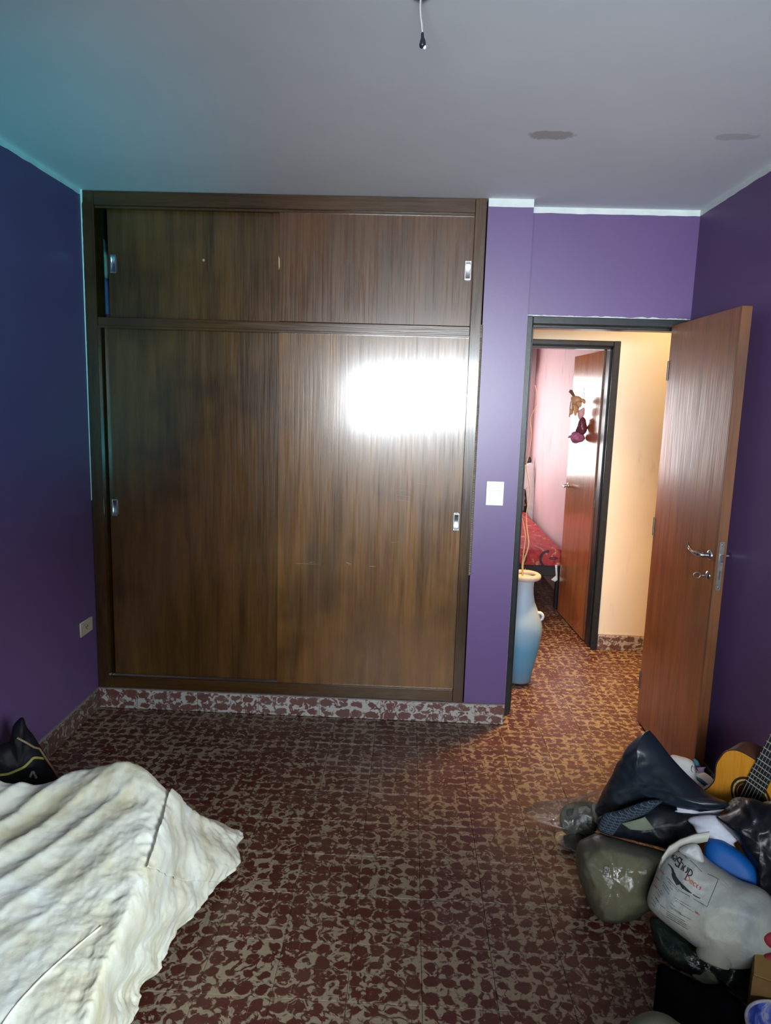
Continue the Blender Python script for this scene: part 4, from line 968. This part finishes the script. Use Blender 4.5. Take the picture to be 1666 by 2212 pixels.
fb = obj('fretboard', MB().add([gp(-fbw(.0), .030, 0), gp(fbw(.0), .030, 0), gp(fbw(.62), .62, 0), gp(-fbw(.62), .62, 0), gp(-fbw(.0), .030, .007), gp(fbw(.0), .030, .007), gp(fbw(.62), .62, .007), gp(-fbw(.62), .62, .007)], [(0, 1, 2, 3), (4, 7, 6, 5), (0, 4, 5, 1), (1, 5, 6, 2), (2, 6, 7, 3), (3, 7, 4, 0)]), plain('blue black fretboard', (.012, .014, .020), .35), gt)
for k in range(1, 21):
    y = .615 - .85*(1 - 2**(-k/12))
    if y < .035: break
    obj('fret', MB().tube([gp(-fbw(y), y, .0078), gp(fbw(y), y, .0078)], .0017, 6), plain('brass fret', (.55, .50, .32), .3, metal=.7) if k == 1 else bpy.data.materials['brass fret'], fb)
strm = plain('steel string', (.40, .40, .40), .3, metal=.6)
for k in range(6):
    xx = -.022+.0088*k
    obj('string', MB().tube([gp(xx*1.2, -.23, .009), gp(xx, .3, .0105), gp(xx*.72, .62, .010)], .0006 + .0001*(5-k), 5), strm, gt)
obj('bridge', MB().obox(gp(0, -.235, .004), Rg, A, Nn, .085, .013, .005, .002), plain('dark bridge', (.03, .016, .01), .4), gt)
obj('neck', MB().add([gp(s*fbw(y)*m, y, z) for y in (.15, .62) for s, m, z in ((-1, 1, 0), (1, 1, 0), (1, .6, -.022), (-1, .6, -.022))], [(0, 1, 5, 4), (1, 2, 6, 5), (2, 3, 7, 6), (3, 0, 4, 7), (0, 3, 2, 1), (4, 5, 6, 7)]), plain('guitar neck wood', (.12, .05, .02), .3), gt)
hd = obj('headstock', MB().add([gp(s*x_, y, z-.012*(y-.62)/.17) for y, x_ in ((.62, .026), (.66, .036), (.79, .038)) for s, z in ((-1, 0), (1, 0), (1, -.018), (-1, -.018))], [(0, 1, 5, 4), (1, 2, 6, 5), (2, 3, 7, 6), (3, 0, 4, 7), (4, 5, 9, 8), (5, 6, 10, 9), (6, 7, 11, 10), (7, 4, 8, 11), (0, 3, 2, 1), (8, 9, 10, 11)]), plain('headstock wood', (.06, .025, .012), .3), gt)
for s in (-1, 1):
    for k in range(3): obj('tuning_peg', MB().tube([gp(s*.034, .67+.042*k, -.012), gp(s*.055, .67+.042*k, -.012)], .005, 8), M['chrome'], hd)
# white crumpled cloth on top, and torn paper strip, patterned wad
P = Vector((.98, 1.96, .26)); n_ = facing(P, .6)
cw = plain('white crumpled cloth', (.52, .54, .62), .85, .2, .12, 12, .3, 60)
wcl = obj('white_cloth', inflate(c7((1153, 602), (1200, 576), (1330, 572), (1390, 640), (1460, 720), (1440, 745), (1446, 775), (1400, 785), (1345, 765), (1290, 720), (1215, 685), (1190, 640)), P, n_, .022, .012, amp=.008, sc=20, center=c7((1300, 670))[0]), cw, smooth=True, base=tuple(P)); tag(wcl, 'dirty white crumpled cloth lying above the blue tub', 'cloth')
ps = obj('torn_paper', inflate(c7((1050, 552), (1090, 540), (1086, 524), (1160, 530), (1240, 552), (1340, 545), (1380, 535), (1345, 565), (1280, 572), (1200, 572), (1110, 562)), P + Vector((-.01, .07, .02)), n_, .007, .005, center=c7((1200, 556))[0], amp=.004, sc=30, sharp=True), cw, base=tuple(P)); tag(ps, 'torn white strip under the lower edge of the leatherette', 'paper')
P3 = Vector((1.08, 2.02, .3)); n3 = facing(P3, .4)
pw = obj('speckled_cloth', inflate(c7((1385, 530), (1410, 490), (1450, 462), (1520, 466), (1560, 500), (1500, 560), (1420, 570)), P3, n3, .03, .02, amp=.006, sc=22), plain('black and cream speckled cloth', (.26, .24, .20), .9, .2, 1.0, 140), smooth=True, base=tuple(P3)); tag(pw, 'black and cream speckled cloth wad in front of the guitar', 'cloth')
# blue tub
P = Vector((1.0, 1.90, .2)); n_ = facing(P, .5)
bt = obj('blue_tub', inflate(c7((1253, 800), (1258, 755), (1290, 715), (1350, 715), (1440, 765), (1520, 830), (1590, 920), (1602, 1015), (1540, 1030), (1400, 985), (1255, 880)), P, n_, .045, .06, rings=16, e=4.5, center=c7((1400, 870))[0]), plain('bright blue plastic', (.004, .085, .32), .5, .25, .04), smooth=True, base=(1.0, 1.90, 0)); tag(bt, 'bright blue plastic tub lying in the white shop bag', 'tub')
# shop bag
P = Vector((.93, 1.80, .15)); n_ = facing(P, .5)
sbg = thing('shop_bag', 'white printed plastic shop bag stuffed full at the right of the heap', 'bag', (.93, 1.80, 0))
sbo = c7((1030, 800), (1100, 765), (1190, 758), (1240, 800), (1290, 850), (1370, 905), (1480, 970), (1600, 1015), (1680, 1090), (1760, 1250), (1740, 1420), (1600, 1500), (1420, 1510), (1300, 1440), (1120, 1310), (940, 1160), (906, 1080), (950, 950), (985, 850))
bulge = lambda p: .012*math.sin(p.x*14)
shm = inflate(sbo, P, n_, .105, .05, center=c7((1250, 1130))[0], amp=.011, sc=9, rings=26, e=3.0)
def bag_mat():
    t = NT('milky white plastic bag'); p = t.pos()
    col = t.ramp(t.noise(p, 9, 4, .6, .6), [(.32, (.24, .275, .29)), (.5, (.34, .35, .32)), (.68, (.40, .40, .33))])
    nb = t.bump(t.noise(p, 26, 5, .6, 1.2), .4, .008)
    return t.fin(col, .45, .25)
so_ = obj('bag_body', shm, bag_mat(), sbg, smooth=True)
bv = shm.bvh()
# the printing
c5 = lambda *p: [(1400 + x/7.573, 1820 + y/7.573) for x, y in p]
it = []
def L(m, org, ax, ay, strokes, out):
    ox, oy = org
    for pts, w_ in strokes: out.append((c5(*[(ox + ax[0]*x + ay[0]*y, oy + ax[1]*x + ay[1]*y) for x, y in pts]), w_))
arc = lambda cx, cy, rx, ry, a0, a1, n=9: [(cx + rx*math.cos(math.radians(a0+(a1-a0)*i/(n-1))), cy + ry*math.sin(math.radians(a0+(a1-a0)*i/(n-1)))) for i in range(n)]
ser = lambda x, y, w=.18: ([(x-w, y), (x+w, y)], 1.1)
glyph = {
 'k': [([(0, 0), (0, 1.35)], 2.0), ([(.06, .42), (.5, .95)], 1.2), ([(.2, .58), (.55, 0)], 2.4), ser(0, 0), ser(.58, 0, .14), ser(-.06, 1.35, .12)],
 'a': [(arc(.25, .72, .25, .24, 160, 0), 1.5), ([(.5, .72), (.5, 0)], 2.2), (arc(.27, .25, .25, .25, 60, 330), 1.6)],
 'S': [(arc(.36, 1.02, .32, .34, 30, 270, 11) + arc(.36, .34, .36, .34, 90, -160, 11), 2.6)],
 'h': [([(0, 0), (0, 1.4)], 2.6), (arc(.30, .62, .30, .34, 180, 0), 1.8), ([(.60, .62), (.60, 0)], 2.6), ser(0, 0), ser(.60, 0), ser(-.06, 1.4, .12)],
 'o': [(arc(.36, .48, .36, .48, 115, 245), 2.8), (arc(.46, .48, .36, .48, 65, -65), 2.8)],
 'p': [([(0, -.85), (0, .95)], 2.8), (arc(.10, .48, .62, .46, 90, -90, 11), 2.6), ser(0, -.85, .26), ser(-.06, .95, .12)],
 'D': [([(0, 0), (0, 1.3)], 1.8), (arc(.0, .65, .62, .65, 90, -90, 11), 1.8)],
 'e': [([(.04, .5), (.62, .5)], 1.2), (arc(.33, .46, .31, .46, 5, 320, 13), 1.7)],
 'c': [(arc(.33, .46, .31, .46, 50, 310, 11), 1.7)],
}
def word(txt, org, ax, ay, adv, out):
    x = 0
    for ch, a in zip(txt, adv):
        L(None, (org[0]+ax[0]*x, org[1]+ax[1]*x), ax, ay, glyph[ch], out); x += a
blk, rd = [], []
word('ka', (385, 250), (46, 50), (42, -78), (.72, .6), blk)
word('Shop', (440, 362), (76, 60), (46, -98), (.76, .86, 1.08, .8), blk)
word('Deco', (618, 606), (74, 56), (24, -50), (.80, .76, .74, .9), rd)
# ruled box
for a in (((490, 132), (570, 190), (655, 268)), ((690, 290), (760, 350), (840, 435)), ((975, 512), (1060, 548), (1155, 598)), ((1155, 598), (1060, 830), (968, 1052)), ((968, 1052), (860, 990), (745, 920)), ((690, 885), (600, 835), (490, 768)), ((475, 748), (380, 640), (300, 560)), ((840, 435), (885, 480))): blk.append((c5(*a), .9))
# swoosh of two dark leaves
blk.append((c5((330, 345), (375, 395), (405, 450), (420, 520)), (1.5, 6))); blk.append((c5((415, 500), (430, 560), (465, 620), (505, 680)), (8, 11))); blk.append((c5((495, 640), (505, 670), (510, 690)), (6, 2)))
blk.append((c5((527, 645), (545, 690), (590, 740)), (2, 8))); blk.append((c5((580, 728), (640, 780), (720, 832)), (8, 1.6)))
blk.append((c5((738, 850), (790, 885), (855, 915)), 2.4))
# rows of small print, unreadable in the photograph
random.seed(3)
def small(x0, y0, dx, dy, n, w_, out, gap=.25):
    x, y = x0, y0; l = math.hypot(dx, dy); ux, uy = dx/l, dy/l; s = 0
    while s < l:
        e = min(l, s + random.uniform(10, 34)); out.append((c5((x0+ux*s, y0+uy*s), (x0+ux*e, y0+uy*e)), w_*random.uniform(.7, 1.1))); s = e + random.uniform(6, 12)
sml, rm = [], []
for a in ((325, 630, 180, 180), (440, 905, 260, 150), (450, 945, 300, 195), (310, 1120, 300, 175), (305, 1150, 330, 200), (305, 1180, 330, 195), (370, 985, 75, 70), (355, 1040, 190, 120), (360, 1065, 250, 150), (520, 1170, 180, 90), (200, 1020, 80, 60), (250, 640, 110, 160), (240, 690, 110, 160), (170, 770, 60, 100), (140, 800, 60, 100), (90, 850, 70, 110), (60, 900, 70, 110), (210, 780, 40, 80), (130, 900, 60, 90), (60, 980, 50, 70), (300, 1210, 300, 180), (420, 1280, 230, 140), (360, 730, 60, 60)): small(a[0], a[1], a[2], a[3], 0, 1.1, sml)
for a in ((205, 455), (130, 560), (95, 690)):
    for k in range(3): rm.append((c5((a[0]+18*k, a[1]-10+18*k), (a[0]+14+18*k, a[1]+24+18*k)), 1.3))
    rm.append((c5((a[0]+5, a[1]+5), (a[0]+62, a[1]+62)), 1.0))
for k in range(4): rm.append((c5((770+14*k, 1110+10*k), (785+14*k, 1160+8*k)), .8))
rm.append((c5((760, 1130), (850, 1190)), .8))
obj('print', decals(bv, blk), ink, so_, label='black lettering and ruled box')
obj('small_print', decals(bv, sml, n_sub=1), plain('grey small print', (.05, .05, .05), .6), so_, label='rows of small black print', kind='stuff')
obj('red_print', decals(bv, rd), inkr, so_, label='red lettering', kind='stuff')
obj('red_marks', decals(bv, rm, n_sub=1), inkr, so_, label='small red marks', kind='stuff')
stp = [onP(*q, P + n_*.07, n_) for q in c7((985, 870), (1030, 800), (1100, 755), (1190, 722), (1280, 706))]
hs = MB()
vs = []
for i, p in enumerate(stp):
    wv = .017 - .003*i/4
    vs += [p + Vector((0, 0, -wv)) , p + Vector((.004, 0, wv)), p + Vector((.004, .006, wv)), p + Vector((0, .006, -wv))]
hs.add(vs, [(4*i+j, 4*i+(j+1) % 4, 4*i+4+(j+1) % 4, 4*i+4+j) for i in range(4) for j in range(4)])
obj('carry_handle', hs, plain('grey white strap', (.40, .40, .34), .5), sbg, smooth=True)
obj('tissue_wad', inflate(c7((1100, 790), (1150, 752), (1210, 748), (1240, 790), (1252, 860), (1180, 840)), P + n_*.07, n_, .03, .02, amp=.006, sc=30), plain('white tissue', (.55, .57, .57), .8, .2, .1), sbg, smooth=True)
# roll shape pressing through the bag
rc = onP(*c7((1335, 1335))[0], P + n_*.052, n_)
ra = (Vector((.06, 0, 1)) - n_*n_.z).normalized()
rl_ = obj('white_roll', MB().lathe([(.0, -.062), (.030, -.062), (.040, -.058), (.045, -.048), (.046, 0), (.046, .05), (.04, .056), (.0, .058)], rc, ra, 28), plain('greenish white roll', (.27, .28, .22), .6, .3, .06), smooth='auto', base=tuple(rc - ra*.06)); tag(rl_, 'pale round roll pressing through the lower front of the shop bag', 'roll')
# red things showing through at the right edge
for k, (px, lab) in enumerate((((1612, 1320), (1640, 1290), (1690, 1300), (1690, 1390), (1640, 1370)), 'upper red cloth piece in the shop bag at the right edge'), (((1606, 1450), (1630, 1420), (1690, 1425), (1690, 1475), (1640, 1470)), 'lower red cloth piece just above the cardboard box')) if False else enumerate(((((1612, 1320), (1640, 1290), (1690, 1300), (1690, 1390), (1640, 1370)), 'upper red cloth piece in the shop bag at the right edge'), (((1606, 1450), (1630, 1420), (1690, 1425), (1690, 1475), (1640, 1470)), 'lower red cloth piece just above the cardboard box'))):
    r_ = obj('red_cloth', inflate(c7(*px), P + n_*.078, n_, .012, .01, amp=.003, sc=30), plain('red cloth %d' % k, (.26, .02, .03), .7, .3), smooth=True, base=tuple(P)); tag(r_, lab, 'cloth')
# black rubbish bag on top right
P = Vector((1.06, 1.93, .3)); n_ = facing(P, .5)
gb = obj('rubbish_bag', inflate(c7((1328, 580), (1400, 556), (1470, 520), (1510, 470), (1560, 470), (1640, 500), (1720, 520), (1800, 700), (1800, 1050), (1690, 1100), (1620, 1122), (1582, 1075), (1590, 1000), (1580, 920), (1500, 800), (1455, 720), (1390, 650)), P, n_, .06, .03, center=c7((1600, 740))[0], amp=.014, sc=8, rings=20), plain('glossy black plastic', (.004, .005, .008), .34, .35, .3, 20, .6, 30), smooth=True, base=(1.06, 1.93, 0)); tag(gb, 'shiny black rubbish bag draped over the top right of the heap', 'bag')
cr_ = obj('cream_paper', inflate(c7((1610, 500), (1640, 485), (1690, 490), (1690, 520), (1650, 515)), Vector((1.16, 2.0, .35)), facing((1.16, 2.0, .35), .4), .008, .006), plain('cream paper', (.45, .38, .28), .8), base=(1.16, 2.0, .3)); tag(cr_, 'scrap of cream paper between the guitar and the rubbish bag', 'paper')
# dark green see-through bag on the floor in front
P = Vector((.92, 1.80, .04)); n_ = facing(P, 1.0)
gf = clear_film('dark green polythene', (.30, .42, .34), .6, .22, .14, (.03, .05, .04))
gb2 = thing('green_bag', 'dark green translucent plastic bag spilling from under the shop bag', 'bag', (.92, 1.80, 0))
go = c7((925, 1200), (1010, 1210), (1110, 1300), (1250, 1400), (1400, 1480), (1560, 1500), (1600, 1640), (1560, 1780), (1450, 1690), (1330, 1620), (1240, 1606), (1180, 1570), (1060, 1510), (975, 1420), (935, 1300))
obj('film', inflate(go, P, n_, .035, .03, center=c7((1240, 1480))[0], amp=.010, sc=13, rings=18), gf, gb2, smooth=True)
obj('dark_filling', inflate(c7((950, 1240), (1110, 1320), (1250, 1420), (1400, 1500), (1540, 1530), (1550, 1700), (1430, 1640), (1330, 1590), (1180, 1540), (1060, 1480), (980, 1390)), P - n_*.012, n_, .02, .02, amp=.006, sc=12), plain('dark green grey filling', (.020, .028, .024), .8, .2, .4, 18), gb2, smooth=True)
obj('pale_corner', inflate(c7((1180, 1550), (1240, 1520), (1320, 1540), (1350, 1600), (1290, 1615), (1230, 1606)), P + n_*.02, n_, .012, .01, amp=.004, sc=25), plain('pale green plastic', (.24, .27, .17), .35, .5), gb2, smooth=True)
# black cloth in front
P = Vector((.86, 1.60, .05)); n_ = facing(P, 1.0)
bc = obj('black_cloth', inflate(c7((978, 1490), (1060, 1515), (1180, 1572), (1250, 1608), (1350, 1622), (1450, 1690), (1545, 1790), (1500, 1900), (1400, 2000), (1150, 1990), (1000, 1900), (945, 1800), (955, 1650)), P, n_, .04, .03, amp=.006, sc=8, rings=14), plain('black wool cloth', (.0025, .0025, .003), 1.0, .0, .3, 30), smooth=True, base=(.86, 1.60, 0)); tag(bc, 'heap of plain black cloth on the floor at bottom right', 'cloth')
P = Vector((.68, 1.42, .10)); n_ = facing(P, .7)
gc = obj('grey_cap', inflate(c7((775, 1870), (820, 1820), (880, 1785), (950, 1774), (1030, 1798), (1090, 1840), (1160, 1900), (1150, 2050), (950, 2100), (780, 2020)), P, n_, .06, .06, amp=.002, sc=8, e=2.6, rings=14), plain('grey green felt', (.155, .165, .105), .9, .2, .08, 10, .3, 200), smooth=True, base=(.68, 1.42, 0)); tag(gc, 'rounded grey green felt cap at the bottom edge of the photo', 'cap')
# cardboard box
q = onY(1627, 2108, 1.62); bx0, by0, bz = q.x, q.y, q.z
card = plain('brown cardboard', (.21, .118, .042), .85, .2, .12, 30)
cbx = thing('cardboard_box', 'brown cardboard box at the right edge below the shop bag', 'box', (bx0+.12, by0+.05, 0))
bxa, bya, bzz = Vector((.90, -.44, 0)).normalized(), Vector((.44, .90, 0)).normalized(), Vector((0, 0, 1))
B0 = Vector((bx0, by0, 0)); at_ = lambda u, v, z: B0 + bxa*u + bya*v + bzz*z
def wallb(u0, u1, v0, v1, z0, z1): return MB().obox(at_((u0+u1)/2, (v0+v1)/2, (z0+z1)/2), bxa, bya, bzz, (u1-u0)/2, (v1-v0)/2, (z1-z0)/2)
ct = MB()
for a in ((0, .22, 0, .004, .003, bz), (0, .004, .004, .11, .003, bz), (.216, .22, .004, .11, .003, bz), (.004, .216, .106, .11, .003, bz), (.004, .216, .004, .106, .003, .007)): q = wallb(*a); ct.add(q.v, q.f)
obj('carton', ct, card, cbx)
yc_ = plain('yellow brown card flap', (.30, .18, .055), .85, .2)
fm = MB().add([at_(.002, .002, bz+.001), at_(.218, .002, bz+.001), at_(.218, .085, bz+.012), at_(.002, .085, bz+.012), at_(.002, .002, bz+.005), at_(.218, .002, bz+.005), at_(.218, .085, bz+.016), at_(.002, .085, bz+.016)], [(0, 1, 2, 3), (4, 7, 6, 5), (0, 4, 5, 1), (1, 5, 6, 2), (2, 6, 7, 3), (3, 7, 4, 0)])
obj('flap', fm, yc_, cbx)
# blue glazed bowl at the very corner
bc_ = onZ(1698, 2228, .10)
bwl = thing('bowl', 'blue and white painted bowl at the bottom right corner', 'bowl', (bc_.x, bc_.y, 0))
def bowl_mat():
    t = NT('blue and white glaze'); p = t.pos(); f = t.noise(p, 16, 4, .6, 1.5)
    return t.fin(t.ramp(f, [(.36, (.03, .05, .30)), (.5, (.10, .15, .55)), (.60, (.45, .45, .62)), (.68, (.05, .07, .25))]), .25, .5)
obj('body', MB().lathe([(.0, .002), (.045, .002), (.05, .01), (.075, .05), (.088, .095), (.088, .10), (.083, .10), (.07, .055), (.045, .016), (0, .012)], (bc_.x, bc_.y, 0), seg=40, cap=False), bowl_mat(), bwl, smooth=True)
obj('rim', MB().tube([(bc_.x+.0855*math.cos(a), bc_.y+.0855*math.sin(a), .101) for a in [2*PI*i/40 for i in range(41)]], .004, 8, False), plain('pale grey rim', (.42, .40, .44), .3, .5, .5, 40), bwl, smooth=True)
bpy.data.materials.remove(RED)
